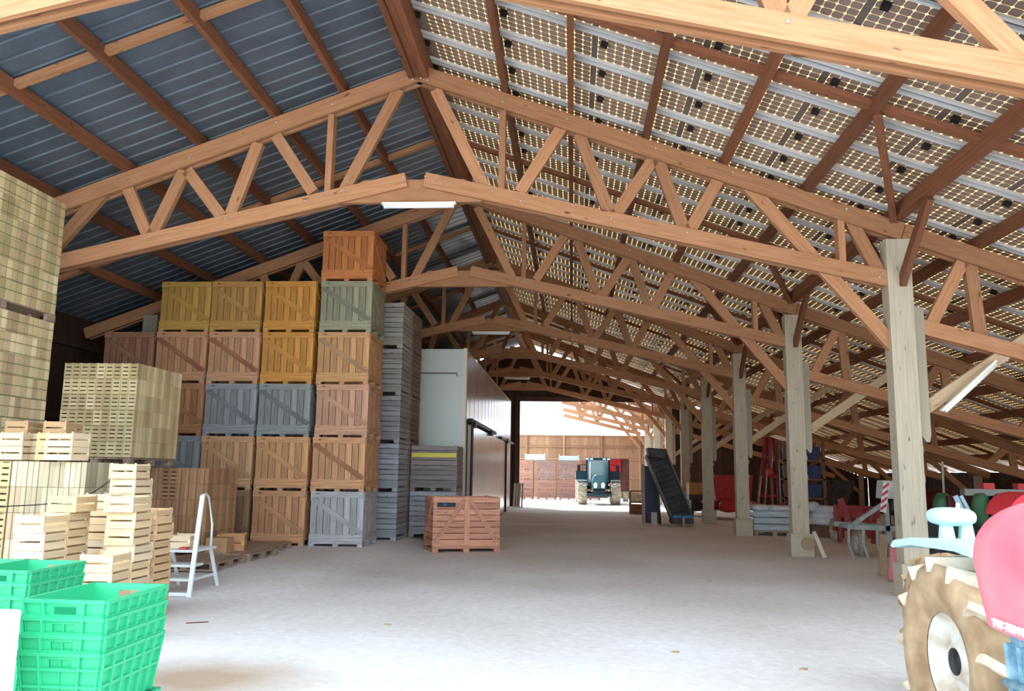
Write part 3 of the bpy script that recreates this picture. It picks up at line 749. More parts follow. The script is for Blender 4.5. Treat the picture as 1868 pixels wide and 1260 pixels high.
stack(sx_at(262, 8.7), 8.7, 7, 0, 'tan poplar crate in the right hand stack by the ladder', .0, hh=.166, cols=((.78, .60, .42), (.85, .68, .50)))
stack(sx_at(8, 9.55), 9.52, 2, 0, 'white crate on the straw load at the left edge', 0, base=1.675)
stack(sx_at(45, 9.6), 9.7, 2, 0, 'grey crate on the near load, left of the orange ones', 0, base=1.675, cols=((.7, .68, .58), (.6, .58, .5)))
stack(sx_at(86, 9.6), 9.5, 2, 0, 'orange tinted crate on the near load', .02, base=1.675, cols=((.98, .78, .5), (.9, .72, .5)))
stack(sx_at(155, 9.7), 9.5, 2, 0, 'cream crate at the right end of the near load', 1.45, base=1.675, cols=((.98, .92, .8),))
stack(sx_at(20, 10.0), 9.92, 3, 0, 'brown crate at the back of the near load, left', 0, base=1.675, cols=((.7, .52, .36),))
stack(sx_at(90, 10.0), 9.92, 3, 0, 'brown crate at the back of the near load, right', 0, base=1.675, cols=((.74, .56, .40),))
# ================================================================ step ladder
LAD = mat('ladder_aluminium', (.78, .83, .86), .4, .2)
t = empty('step_ladder', (-4.8, 10.3, 0), 'white aluminium step ladder with three treads and a handrail', 'ladder')
for x, nm in ((-4.76, 0), (-5.30, 1)):
    MB().bar((x-.02, 10.28, 0), (x+.03, 10.36, 1.26 if nm == 0 else .57), .055, .03, (0, 1, 0)).build('front_rail', LAD, t)
    b = MB(); b.bar((x-.02, 11.14, 0), (x-.08, 10.95, .55), .04, .03, (0, 1, 0)); b.build('rear_leg', LAD, t)
b = MB(); b.tube([(-4.84, 10.95, .55), (-4.86, 11.0, .86), (-4.92, 10.96, 1.22), (-4.84, 10.7, 1.27), (-4.735, 10.37, 1.26)], .016, 8); b.build('handrail', LAD, t)
for z, y0, y1 in ((.56, 10.34, 11.0), (.38, 10.33, 10.62), (.21, 10.31, 10.62)):
    MB().box(-5.30, -4.78, y0, y1, z-.015, z+.015).build('tread', mat('tread_grey', (.66, .68, .66), .6), t)
MB().box(-5.30, -4.78, 10.28, 10.34, .02, .06).build('foot_bar', LAD, t)
for x in (-4.80, -5.3): MB().bar((x, 10.6, .21), (x-.02, 11.06, .20), .02, .03).build('side_brace', LAD, t)
put(PC, upc, -5.10, 10.55, .577, (.98, .93, .85), 'white crate sitting on the top tread of the ladder', 'loose poplar crates', .12)
tag(MB().box(-5.02, -4.92, 10.40, 10.52, .576, .60).build('red_cloth', mat('red_cloth', (.6, .08, .08), .8), None, .006), 'small red cloth on the ladder tread', 'cloth')
x_, y_ = -5.72, 13.35; zz = hgt(x_, y_+.6)+.124
put(PC, upc, x_+.0, y_+.35, zz, (.70, .42, .26), 'brown crate on the empty pallets beside the wall of boxes', 'loose poplar crates', .3).scale = (1.5, 1.2, 1.6)
c_ = MB(); c_.box(-5.98, -5.62, 13.32, 13.6, zz, zz+.24)
tag(c_.build('cardboard_box', noisy('cardboard', (.42, .24, .13), (.50, .30, .17), 5), None, .004), 'small brown cardboard box on the empty pallets', 'box')
# ================================================================ green plastic crates
GREEN = mat('green_plastic', (.03, .43, .20), .38, 0, .5)
def green_crate():
    w, d, h, tp = .42, .60, .30, .035; t = empty('green_crate', (0, 0, 0), 'x', 'crate'); 
    def wall(b, p, q, hole):
        """inclined wall from p to q (top corners), leaning in below"""
        p = Vector(p); q = Vector(q); c = Vector((0, d/2, 0)); n = ((p+q)/2-c); n.z = 0; n.normalize(); dd = (q-p).normalized(); Ln = (q-p).length
        def pt(u, z, off=0):
            k = tp*(1-z/h); uu = k+(Ln-2*k)*u; return p+dd*uu+Vector((0, 0, z-h))-n*(k-off)
        def quad(u0, u1, z0, z1, o0, o1):
            i = len(b.v); b.v += [pt(u0, z0, o0), pt(u1, z0, o0), pt(u1, z1, o0), pt(u0, z1, o0), pt(u0, z0, o1), pt(u1, z0, o1), pt(u1, z1, o1), pt(u0, z1, o1)]
            for f in ((0, 1, 2, 3), (7, 6, 5, 4), (0, 4, 5, 1), (1, 5, 6, 2), (2, 6, 7, 3), (3, 7, 4, 0)): b.face([i+k for k in f], [(0, 0)]*4)
        if hole:
            quad(0, .36, 0, h, -.004, 0); quad(.64, 1, 0, h, -.004, 0); quad(.36, .64, 0, h-.072, -.004, 0); quad(.36, .64, h-.035, h, -.004, 0)
        else: quad(0, 1, 0, h, -.004, 0)
        for z in (h-.018, h-.088, h-.17): quad(-.01, 1.01, z, z+.014, 0, .014)
        quad(-.01, 1.01, h-.005, h, 0, .016)
        m = 6 if Ln > .5 else 4
        for k in range(m+1):
            if hole and abs(k/m-.5) < .1: quad(k/m-.008, k/m+.008, 0, h-.08, 0, .010); continue
            quad(max(0, k/m-.012), min(1, k/m+.012), 0, h, 0, .017)
    b = MB(); x = w/2
    for name, p, q, hole in (('end_wall', (-x, 0, h), (x, 0, h), 1), ('end_wall', (x, d, h), (-x, d, h), 1), ('side_wall', (x, 0, h), (x, d, h), 0), ('side_wall', (-x, d, h), (-x, 0, h), 0)):
        b = MB(); wall(b, p, q, hole); b.build(name, GREEN, t)
    MB().box(-x+tp, x-tp, tp, d-tp, 0, .005).build('bottom', GREEN, t)
    return t
GC = green_crate(); ug = [False]
GZ = (.655, .572, .489, .406, .104, .021)
for k in range(6):
    o = GC if not ug[0] else copy_tree(GC); ug[0] = True
    o.location = (-2.485, 4.0, GZ[k]); o.rotation_euler = (0, 0, .0)
    tag(o, 'green plastic crate in the near nested stack, %s from the top' % ORD[k], 'crate', 'near stack of green plastic crates')
for k in range(6):
    o = copy_tree(GC); o.location = (-3.70, 5.2, GZ[k]-.02); tag(o, 'green plastic crate in the rear left nested stack, %s from the top' % ORD[k], 'crate', 'rear stack of green plastic crates')
    o = copy_tree(GC); o.location = (-4.14, 5.2, GZ[k]-.02); tag(o, 'green plastic crate at the left edge, %s from the top of its stack' % ORD[k], 'crate', 'left edge stack of green plastic crates')
LBL = mat('label_white', (.85, .87, .85), .6)
for k, (z, w) in enumerate(((.40, .10), (.30, .10))):
    pass
b = MB(); b.box(-2.95, -2.60, 3.45, 3.85, 0, .93)
tag(b.build('cream_carton', noisy('cream_card', (.86, .80, .66), (.92, .88, .76), 3), None, .01), 'cream carton at the lower left edge beside the green crates', 'box')
# ================================================================ hanging cable
b = MB(); pts = [at(x, y, Y) for x, y, Y in ((-80, 928, 8.9), (0, 924, 9.1), (60, 921, 9.2), (110, 917, 9.25), (140, 911, 9.3), (170, 898, 9.32), (196, 880, 9.35), (225, 858, 9.45))]
b.tube(pts, .007, 6); b.tube([at(112, 926, 9.3), at(128, 918, 9.3), at(142, 911, 9.31)], .004, 6)
tag(b.build('power_cable', BLACK), 'thin black cable sagging across the near grey crate load', 'cable')
# ================================================================ lamps
def strip_lamp(p, q, label):
    p = Vector(p); q = Vector(q); t = empty('strip_lamp', (p+q)/2, label, 'lamp'); u = Vector((0, 0, 1)); d = (q-p).normalized(); up_ = (u-d*u.dot(d)).normalized()
    MB().bar(p, q, .09, .035).build('housing', mat('lamp_cream', (.80, .78, .64), .5), t, .006)
    b = MB(); b.tube([p-up_*.038+d*.03, q-up_*.038-d*.03], .032, 10); b.build('diffuser', WHITE, t)
    return t
strip_lamp((-2.89, 11.76, 5.60), (-1.76, 11.76, 5.60), 'long strip lamp under the collar of the first full truss')
strip_lamp((-2.9, TY[3]-.12, 5.60), (-1.8, TY[3]-.12, 5.60), 'strip lamp under the collar of the third full truss')
strip_lamp((-2.9, TY[5]-.12, 5.60), (-1.8, TY[5]-.12, 5.60), 'faint strip lamp under the collar of the fifth full truss')
strip_lamp((5.08, 11.72, 2.53), (5.85, 11.72, 3.23), 'strip lamp fixed under the slanting brace of the nearest post')
# ================================================================ wheels and machines
def blob(b, c, r, e=.6, nu=20, nv=12, bump=0, seed=0):
    """rounded cushion, e<1 squarer"""
    c = Vector(c); base = len(b.v); rnd = random.Random(seed); ph = [rnd.uniform(0, 6) for _ in range(6)]
    g = lambda v: math.copysign(abs(v)**e, v)
    for j in range(nv+1):
        t = -math.pi/2+math.pi*j/nv
        for i in range(nu):
            p = 2*math.pi*i/nu; k = 1+bump*(math.sin(3*p+ph[0])*math.sin(2*t+ph[1])+.6*math.sin(5*p+ph[2]+4*t)+.4*math.sin(9*p+ph[3]))
            b.v.append(c+Vector((r[0]*g(math.cos(t))*g(math.cos(p))*k, r[1]*g(math.cos(t))*g(math.sin(p))*k, r[2]*g(math.sin(t))*k)))
    for j in range(nv):
        for i in range(nu): b.face([base+j*nu+i, base+j*nu+(i+1) % nu, base+(j+1)*nu+(i+1) % nu, base+(j+1)*nu+i], [(0, 0)]*4, True)
    return b
def wheel(parent, c, R, w, tyre, rim, n=18, lug=.035, ax=(1, 0, 0), rr=.55, lugm=None):
    """tyre with slanted lugs, rim and hub; axle along ax"""
    c = Vector(c); ax = Vector(ax); h = w/2; b = MB()
    b.lathe([(-h*.72, R*rr), (-h*.95, R*.68), (-h, R*.82), (-h*.86, R*.94), (-h*.5, R-lug), (h*.5, R-lug), (h*.86, R*.94), (h, R*.82), (h*.95, R*.68), (h*.72, R*rr)], c, ax, 36)
    o = b.build('tyre', tyre, parent)
    u = Vector((0, 0, 1)); f = ax.cross(u).normalized(); b = MB()
    for k in range(n):
        for s in (-1, 1):
            a0 = 2*math.pi*(k+(.5 if s > 0 else 0))/n; a1 = a0+.24
            r0 = R-lug*.45
            p = c+ax*(s*h*.98)+(u*math.sin(a1)+f*math.cos(a1))*(R*.93); q = c+ax*(-s*h*.08)+(u*math.sin(a0)+f*math.cos(a0))*r0
            mid = ((p+q)/2-c); mid -= ax*mid.dot(ax)
            b.bar(p, q, R*.085, lug*1.5, mid.normalized())
    lu = b.build('lugs', lugm or tyre, o); lu['kind'] = 'stuff'
    b = MB(); b.lathe([(-h*.70, R*rr), (-h*.55, R*rr*.93), (-h*.25, R*rr*.8), (-h*.30, R*.2), (-h*.5, R*.17), (-h*.52, 0)], c, ax, 28)
    b.lathe([(h*.70, R*rr), (h*.55, R*rr*.93), (h*.25, R*rr*.8), (h*.30, R*.2), (h*.5, R*.17), (h*.52, 0)], c, ax, 28)
    rm = b.build('rim', rim, parent)
    if lugm: MB().lathe([(-h*.53, 0), (-h*.53, R*.13), (-h*.50, R*.13)], c, ax, 20).build('hub_hole', BLACK, rm)  # flat black disc painting the dark of the open hub hole
MUD = noisy('muddy_rubber', (.27, .17, .09), (.50, .36, .22), 5, .9, bump=.4)
WORN = noisy('worn_lugs', (.50, .38, .24), (.80, .76, .66), 5, .8)
MUD2 = noisy('dusty_rubber', (.30, .27, .22), (.50, .46, .38), 4, .9)
RIMW = noisy('pale_rim', (.42, .33, .24), (.82, .84, .80), 6, .6)
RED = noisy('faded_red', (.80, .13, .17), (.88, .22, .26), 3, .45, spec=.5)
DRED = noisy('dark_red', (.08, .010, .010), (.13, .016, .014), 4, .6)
SKY = mat('pale_blue_paint', (.46, .66, .74), .45)
ENG = noisy('blue_grey_engine', (.10, .22, .30), (.30, .46, .54), 14, .6)
# ---------------------------------------------------------------- red tractor, near right
t = empty('old_tractor', (2.36, 4.4, 0), 'red tractor with mud caked rear wheel at the lower right edge', 'tractor')
wheel(t, (2.28, 5.05, .575), .575, .42, MUD, RIMW, 13, .055, (1, 0, 0), .46, WORN)
wheel(t, (3.75, 5.05, .575), .575, .42, MUD, RIMW, 13, .055, (1, 0, 0), .46, WORN)
wheel(t, (2.30, 2.75, .34), .34, .2, MUD, RIMW, 14, .02); wheel(t, (3.55, 2.75, .34), .34, .2, MUD, RIMW, 14, .02)
MB().tube([(2.4, 5.05, .575), (3.75, 5.05, .575)], .07, 12).build('rear_axle', ENG, t)
MB().tube([(2.3, 2.75, .34), (3.55, 2.75, .34)], .04, 10).build('front_axle', ENG, t)
b = MB(); ys_ = [2.25, 2.6, 3.2]+[3.2+.72*math.sin(math.radians(q)) for q in range(25, 91, 8)]
sc = [1, 1, 1]+[1-.55*(1-math.cos(math.radians(q)))**1.6 for q in range(25, 91, 8)]
base = len(b.v); ring = [(-.50, -.25), (-.53, -.10)]+[(-.55*abs(math.cos(math.radians(q)))**.55*(1 if q < 90 else -1), .33*math.sin(math.radians(q))**.75) for q in range(3, 180, 8)]+[(.53, -.10), (.50, -.25)]
for y, s in zip(ys_, sc):
    for (q, z) in ring: b.v.append(Vector((2.285+q*(.75+.25*s), y, 1.22+(z*(.4+.6*s) if z > 0 else z))))
nr = len(ring)
for j in range(len(ys_)-1):
    for i in range(nr-1): b.face([base+j*nr+i, base+j*nr+i+1, base+(j+1)*nr+i+1, base+(j+1)*nr+i], [(0, 0)]*4, True)
b.face([base+(len(ys_)-1)*nr+i for i in range(nr)], [(0, 0)]*nr); b.face([base+i for i in range(nr)][::-1], [(0, 0)]*nr)
hood = b.build('hood', RED, t)
text('797-788 M', .05, (1.766-2.36, 3.60-4.4, 1.006), (math.pi/2+.19, 0, -math.pi/2), mat('edge_white', (.85, .80, .80), .5), hood, 'lettering', .006, 1.1)
b = MB(); b.box(1.83, 2.74, 2.4, 3.72, .35, .965)
for k in range(13): b.bar((1.815, 2.45+k*.1, .38), (1.815, 2.50+k*.1, .93), .035, .03, (0, 1, 0))
for z in (.45, .62, .8): b.tube([(1.80, 2.4, z), (1.79, 3.0, z+.02), (1.80, 3.72, z-.03)], .018, 8)
b.build('engine', ENG, t)
b = MB(); b.box(2.75, 3.25, 2.5, 5.3, .42, .72); b.build('chassis', ENG, t)
b = MB(); b.prism([(-.50, 1.235), (-.30, 1.25), (.30, 1.235), (.56, 1.20), (.62, 1.16), (.58, 1.15), (.30, 1.19), (-.30, 1.205), (-.50, 1.19)], (2.10, 5.12, 0), (0, 1, 0), (0, 0, 1), (.56, 0, 0)); b.build('mudguard', SKY, t, .006)
b = MB(); blob(b, (2.40, 5.5, 1.365), (.135, .14, .058), .75); b.lathe([(0, .014), (.03, .012), (.034, 0)], (2.42, 5.44, 1.42), (0, 0, 1), 8)
o = b.build('seat', SKY, t)
for x in (2.31, 2.43): MB().prism([(0, 0), (.085, 0), (.07, .10), (.012, .10)], (x, 5.44, 1.228), (1, 0, 0), (0, 0, 1), (0, .05, 0)).build('seat_leg', mat('pale_teal', (.50, .72, .66), .5), t)
# wheel of the implement behind it
t = empty('implement_wheel', (2.80, 6.35, 0), 'brown muddy wheel half hidden behind the tractor wheel', 'wheel')
wheel(t, (2.72, 6.35, .53), .53, .34, MUD, RIMW, 14, .03)
# ---------------------------------------------------------------- parked tractor in the yard
TEAL = mat('dark_teal', (.008, .03, .042), .35); TEAL2 = mat('bonnet_teal', (.03, .115, .15), .3, 0, .6); GL = mat('cab_glass', (.05, .17, .19), .08, 0, .8); LITE = mat('head_light', (.75, .95, .98), .2)
t = empty('parked_tractor', (1.4, 43.9, 0), 'dark teal tractor parked facing the barn in the yard', 'tractor')
for x in (.52, 2.28): wheel(t, (x, 44.5, .62), .62, .50, MUD2, RIMW, 16, .04)
for x in (.46, 2.34): wheel(t, (x, 47.0, .86), .86, .56, MUD2, RIMW, 18, .05)
MB().tube([(.5, 44.5, .62), (2.3, 44.5, .62)], .09, 10).build('front_axle', BLACK, t)
MB().tube([(.5, 47.0, .86), (2.3, 47.0, .86)], .11, 10).build('rear_axle', BLACK, t)
b = MB(); b.prism([(-.34, .75), (.34, .75), (.36, 1.25), (.28, 1.5), (.15, 1.58), (-.15, 1.58), (-.28, 1.5), (-.36, 1.25)], (1.4, 43.8, 0), (1, 0, 0), (0, 0, 1), (0, 2.0, 0)); bn = b.build('bonnet', TEAL2, t, .05)
for s in (-1, 1):
    b = MB(); b.prism([(-.09, -.13), (.07, -.15), (.10, .08), (0, .16), (-.09, .10)], (1.4+s*.20, 43.74, 1.02), (s, 0, 0), (0, 0, 1), (0, .06, 0)); b.build('head_light', LITE, bn)
MB().box(1.1, 1.7, 43.72, 43.8, .62, .84).build('grille', BLACK, bn)
b = MB(); b.box(1.05, 1.75, 43.55, 46.4, .42, .75); b.box(.75, 2.05, 43.4, 43.6, .45, .6); b.build('chassis', TEAL, t, .02)
b = MB()
for sx, y0 in ((-.62, 45.7), (.62, 45.7)): b.bar((1.4+sx, y0, 1.1), (1.4+sx*.95, y0+.1, 2.38), .09, .09); b.bar((1.4+sx, 47.2, 1.1), (1.4+sx*.95, 47.2, 2.38), .09, .09)
b.box(.85, 1.95, 45.7, 47.2, .95, 1.15); b.build('cab_frame', TEAL, t)
MB().box(.72, 2.08, 45.55, 47.3, 2.36, 2.50).build('cab_roof', TEAL, t, .04)
MB().box(.84, 1.96, 45.74, 45.76, 1.15, 2.36).build('windscreen', GL, t)
for x in (.8, 1.98): MB().box(x-.008, x+.008, 45.85, 47.15, 1.2, 2.34).build('side_glass', GL, t)
for x in (.82, 1.05, 1.75, 1.98): MB().box(x-.09, x+.07, 45.48, 45.55, 2.38, 2.46).build('work_light', LITE, t)
for s in (-1, 1):
    b = MB(); b.prism([(.66*math.cos(a), .66*math.sin(a)) for a in [math.radians(q) for q in range(20, 118, 12)]]+[(.63*math.cos(a), .63*math.sin(a)) for a in [math.radians(q) for q in range(20, 118, 12)][::-1]], (1.4+s*.88-.26, 44.5, .64), (0, 1, 0), (0, 0, 1), (.52, 0, 0)); b.build('front_mudguard', TEAL, t)
    b = MB(); b.box(1.4+s*.94-.28, 1.4+s*.94+.28, 46.2, 47.7, 1.72, 1.78); b.box(1.4+s*.94-.28, 1.4+s*.94+.28, 46.15, 46.2, 1.3, 1.78); b.build('rear_mudguard', TEAL, t)
    b = MB(); b.bar((1.4+s*.66, 45.7, 2.1), (1.4+s*1.0, 45.6, 2.1), .03, .03); b.box(1.4+s*1.05-.09, 1.4+s*1.05+.09, 45.55, 45.6, 1.75, 2.1); b.build('mirror', BLACK, t)
b = MB(); b.tube([(.98, 45.4, 1.3), (.98, 45.4, 2.25)], .045, 8); b.build('exhaust', STEEL, t)
t = empty('red_trailer', (2.7, 50.2, 0), 'dark red machine standing behind the parked tractor', 'machine')
MB().box(2.1, 3.4, 50.2, 51.6, .6, 2.55).build('body', noisy('rust_dark', (.06, .02, .015), (.10, .035, .03), 3), t, .05); wheel(t, (2.4, 50.7, .45), .45, .3, MUD2, RIMW, 14, .03); wheel(t, (3.2, 50.7, .45), .45, .3, MUD2, RIMW, 14, .03)
MB().box(2.15, 2.9, 50.12, 50.2, 1.7, 2.5).build('red_panel', mat('deep_red', (.28, .01, .015), .4), t); mat('bright_red', (.7, .03, .05), .4)
# ---------------------------------------------------------------- planks by the opening
SLAB = wood('slab_timber', (.50, .45, .38), (.72, .66, .58))
for i in range(4):
    x = -2.74+.125*i; o = MB().bar((x, 38.9, .0), (x+.02, 39.3, 1.12), .09, .035, (0, 1, 0)).build('slab_plank', SLAB)
    tag(o, 'pale rough plank leaning left of the rear opening, %s of four from left' % ORD[i], 'plank', 'planks leaning by the opening')
# ---------------------------------------------------------------- dark belt elevator
CH = noisy('charcoal_steel', (.035, .035, .042), (.08, .075, .08), 3, .6); DB = mat('deep_blue', (.02, .22, .50), .45)
t = empty('belt_elevator', (3.5, 27.0, 0), 'dark belt elevator leaning left in front of the posts', 'elevator')
d0, d1 = Vector((3.45, 27.1, .36)), Vector((2.72, 27.6, 2.32))
b = MB(); b.bar(d0, d1, .62, .10, (0, -1, .3)); b.build('belt_bed', CH, t)
for s in (-1, 1):
    sd = (d1-d0).cross(Vector((0, -1, .3))).normalized()*.33*s; MB().bar(d0+sd+Vector((0, -.08, 0)), d1+sd+Vector((0, -.08, 0)), .05, .30, (0, -1, .3)).build('side_rail', mat('grey_rail', (.16, .15, .15), .6), t)
b = MB()
for k in range(12):
    p = d0+(d1-d0)*(k+.5)/12+Vector((0, -.08, 0)); sd = (d1-d0).cross(Vector((0, -1, .3))).normalized()*.30; b.bar(p-sd, p+sd, .03, .05, (0, -1, .3))
b.build('belt_cleats', CH, t)['kind'] = 'stuff'
MB().prism([(-.12, 0), (.42, -.05), (.45, .26), (-.16, .30)], (2.60, 27.1, 2.18), (1, 0, 0), (0, 0, 1), (0, .8, 0)).build('head_chute', CH, t, .02)
b = MB(); b.box(3.14, 3.82, 26.7, 27.5, .08, .42); b.build('boot_hopper', CH, t, .02)
for x in (3.17, 3.53): MB().box(x, x+.27, 26.66, 26.7, .27, .35).build('blue_panel', DB, t)
MB().box(3.46, 3.52, 26.6, 26.7, 0, .32).build('front_stand', mat('pink_timber', (.5, .3, .25), .8), t)
b = MB(); b.bar((2.9, 28.0, 0), (2.75, 27.7, 2.1), .07, .07); b.bar((3.5, 28.2, 0), (3.0, 27.7, 1.6), .07, .07); b.build('rear_legs', CH, t)
t = empty('dark_panel_stack', (2.75, 28.6, 0), 'tall dark boards standing left of the elevator', 'board')
MB().box(2.38, 2.46, 28.5, 28.9, 0, 1.95).build('narrow_board', mat('pinkish_board', (.42, .30, .28), .8), t)
MB().box(2.47, 2.92, 28.5, 28.62, .25, 1.9).build('wide_board', mat('navy_board', (.03, .04, .075), .5), t); MB().box(2.5, 2.9, 28.5, 29.0, 0, .25).build('base', CH, t)
tag(MB().box(2.52, 2.70, 26.9, 27.1, 0, .42).build('concrete_block', mat('concrete', (.42, .40, .37), .9), None, .01), 'small grey block on the floor left of the elevator foot', 'block')
t = empty('rusty_cage', (2.7, 34.4, 0), 'rusty open frame cage with cream panels right of the opening', 'cage'); RUST = noisy('rust', (.20, .09, .04), (.34, .17, .07), 6, .8)
b = MB()
for x in (2.38, 3.02):
    for y in (34.4, 35.0): b.bar((x, y, 0), (x, y, .95), .05, .05)
for z in (.05, .5, .93):
    for y in (34.4, 35.0): b.bar((2.38, y, z), (3.02, y, z), .04, .04)
    for x in (2.38, 3.02): b.bar((x, 34.4, z), (x, 35.0, z), .04, .04)
b.build('frame', RUST, t); MB().box(2.42, 2.68, 34.44, 34.9, .45, .85).build('cream_panel', mat('cream_board', (.75, .65, .45), .7), t); MB().box(2.72, 2.98, 34.44, 34.9, .45, .80).build('cream_panel', MATS['cream_board'], t); MB().box(2.4, 3.0, 34.42, 34.95, .06, .4).build('rusty_bin', RUST, t)
# ---------------------------------------------------------------- machines between and behind the posts
t = empty('red_seeder', (5.9, 31.6, 0), 'bright red farm machine between third and fourth posts', 'machine'); BR = noisy('tractor_red', (.40, .025, .028), (.52, .045, .045), 3, .5)
b = MB(); b.prism([(-.85, .8), (.85, .8), (1.0, 2.05), (-1.0, 2.05)], (6.1, 31.6, 0), (1, 0, 0), (0, 0, 1), (0, 1.0, 0)); b.build('hopper', BR, t, .03)
b = MB(); b.box(4.8, 7.2, 31.3, 31.45, .45, .6); b.box(4.8, 7.2, 32.6, 32.75, .45, .6)
for x in (5.1, 6.1, 7.0): b.box(x, x+.1, 31.3, 32.7, .45, .58); b.bar((x, 31.4, .6), (x+.1, 31.9, .85), .08, .08)
b.build('frame', BR, t)
blob(MB(), (5.75, 31.2, .62), (.5, .3, .26), .8, bump=.06).build('gear_cover', BR, t)
for x in (5.0, 7.1): wheel(t, (x, 32.1, .42), .42, .22, MUD2, RIMW, 14, .02)
t.scale = (.75, 1, .8); t.location.x = 5.85
t = empty('yellow_box_machine', (4.9, 33.4, 0), 'ochre box on a dark base left of the fourth post', 'machine')
MB().box(4.62, 5.35, 33.4, 34.2, .85, 1.32).build('ochre_box', mat('ochre', (.46, .28, .09), .7), t, .02); b = MB(); b.box(4.62, 5.35, 33.45, 34.2, .65, .85); b.box(4.7, 4.8, 33.5, 34.1, 0, .65); b.box(5.2, 5.3, 33.5, 34.1, 0, .65); b.box(4.8, 5.2, 33.6, 34.0, .2, .5); b.build('dark_base', CH, t)
t = empty('red_folding_cultivator', (6.4, 26.2, 0), 'tall dark red folded implement with silver rods behind the third post', 'machine'); DR = noisy('maroon', (.24, .025, .03), (.34, .05, .05), 4, .5)
b = MB()
for (x0, x1) in ((5.75, 6.30), (6.05, 6.42), (6.45, 6.50), (6.85, 6.62)): b.bar((x0, 26.1, .35), (x1, 26.3, 3.05), .10, .10)
for z in (.5, 1.1, 1.75, 2.4): 
    q = (z-.35)/2.7; b.bar((5.75+.55*q, 26.2, z), (6.85-.23*q, 26.2, z), .08, .08)
b.build('mast_frame', DR, t)
b = MB(); b.box(5.6, 7.0, 25.9, 26.7, .3, .62); b.prism([(0, 0), (.5, 0), (.15, .6), (0, .6)], (5.55, 26.0, .3), (1, 0, 0), (0, 0, 1), (0, .5, 0)); b.build('base_frame', BR, t)
b = MB(); b.box(5.7, 5.8, 26.0, 26.1, 0, .32); b.box(6.85, 6.95, 26.0, 26.1, 0, .32); b.box(5.7, 5.8, 26.5, 26.6, 0, .32); b.box(6.85, 6.95, 26.5, 26.6, 0, .32); b.build('feet', DR, t)
for p, q in (((5.80, 26.0, .7), (5.98, 26.0, 1.75)), ((6.05, 25.95, .6), (6.22, 25.95, 1.95)), ((6.42, 25.98, 1.95), (6.48, 25.98, 2.6)), ((6.75, 26.0, .6), (6.74, 26.0, 2.2))):
    MB().tube([p, q], .022, 8).build('silver_rod', STEEL, t)
blob(MB(), (6.35, 26.05, 1.88), (.16, .14, .14), .7).build('gearbox', BR, t)
t.scale = (.72, 1, .92); t.location.x = 6.10
t = empty('storage_rack', (7.4, 27.2, 0), 'timber rack holding dark blue bins behind the second post', 'rack'); RW = mat('rack_brown', (.22, .10, .06), .7); NB = noisy('navy_bin', (.02, .035, .11), (.05, .07, .17), 3, .5)
for x in (6.78, 8.0):
    for y in (27.2, 28.16): MB().box(x, x+.09, y, y+.09, 0, 2.75).build('upright', RW, t)
for k, z in enumerate((.35, .95, 1.55, 2.15)):
    MB().box(6.78, 8.09, 27.2, 28.25, z-.05, z).build('shelf', RW, t); MB().bar((6.88, 27.16, z+.5), (7.1, 27.16, z+.02), .04, .07).build('corner_brace', RW, t)
for k, z in enumerate((.35, .95, 1.55, 2.15)):
    for i in range(2):
        b = MB(); x = 6.9+i*.555; b.prism([(.03, 0), (.50, 0), (.53, .42), (0, .42)], (x, 27.3, z+.001), (1, 0, 0), (0, 0, 1), (0, .8, 0))
        tag(b.build('storage_bin', NB, None, .01), 'dark blue bin on the rack, %s shelf up, %s from left' % (ORD[k], ORD[i]), 'bin', 'blue bins on the rack')
# wrapped pallet of bags
WR = noisy('stretch_film', (.30, .37, .42), (.46, .54, .58), 6, .3, stretch=(.3, 1, 4), spec=.6); BAG = noisy('white_bag', (.50, .55, .62), (.72, .76, .82), 7, .7)
t = empty('wrapped_pallet', (5.9, 23.3, 0), 'long film-wrapped pallet of sacks standing behind the second post', 'pallet load')
b = MB()
for x in (4.95, 5.45, 6.0): b.box(x, x+.12, 23.3, 24.4, 0, .1)
b.box(4.93, 6.15, 23.3, 24.4, .1, .14); b.build('pallet_base', PALW, t)
b = MB()
for k in range(3): b.box(4.93+.01*k, 6.15-.01*k, 23.28+.01*k, 24.4, .14+.18*k, .14+.18*(k+1)-.008)
b.build('wrapped_layers', WR, t, .03)
for i, (x, y, r, z) in enumerate(((5.2, 23.7, (.26, .3, .10), .74), (5.62, 23.8, (.22, .3, .09), .73), (5.92, 23.75, (.20, .3, .08), .73))):
    o = blob(MB(), (x, y, z), r, .7, bump=.05, seed=i).build('sack', BAG, t)
t = empty('bag_pile', (6.85, 23.0, 0), 'pale sacks heaped just right of the second post', 'sacks')
b = MB()
for k in range(3):
    blob(MB(), (6.85, 23.4, .42+.15*k), (.44-.06*k, .5, .12), .6, bump=.05, seed=8+k).build('sack', BAG, t)
blob(MB(), (6.52, 23.3, .80), (.17, .3, .14), .7, bump=.08, seed=4).build('sack', BAG, t)
MB().box(6.42, 7.25, 22.98, 23.9, 0, .31).build('brown_base', mat('brown_card', (.16, .09, .06), .8), t)
# things at the foot of the second post
tag(MB().lathe([(0, 0), (0, .13), (.03, .13), (.03, 0)], (XP+.10, TY[2]-.215, .27), (0, 1, 0), 24, False).build('wooden_disc', mat('disc_brown', (.34, .24, .15), .8)), 'round brown disc leaning on the base of the second post', 'disc')
tag(MB().bar((XP+.40, TY[2]-.25, 0), (XP+.27, TY[2]-.02, .50), .08, .03, (0, 1, 0)).build('leaning_board', SLAB), 'pale board leaning beside the second post foot', 'board')
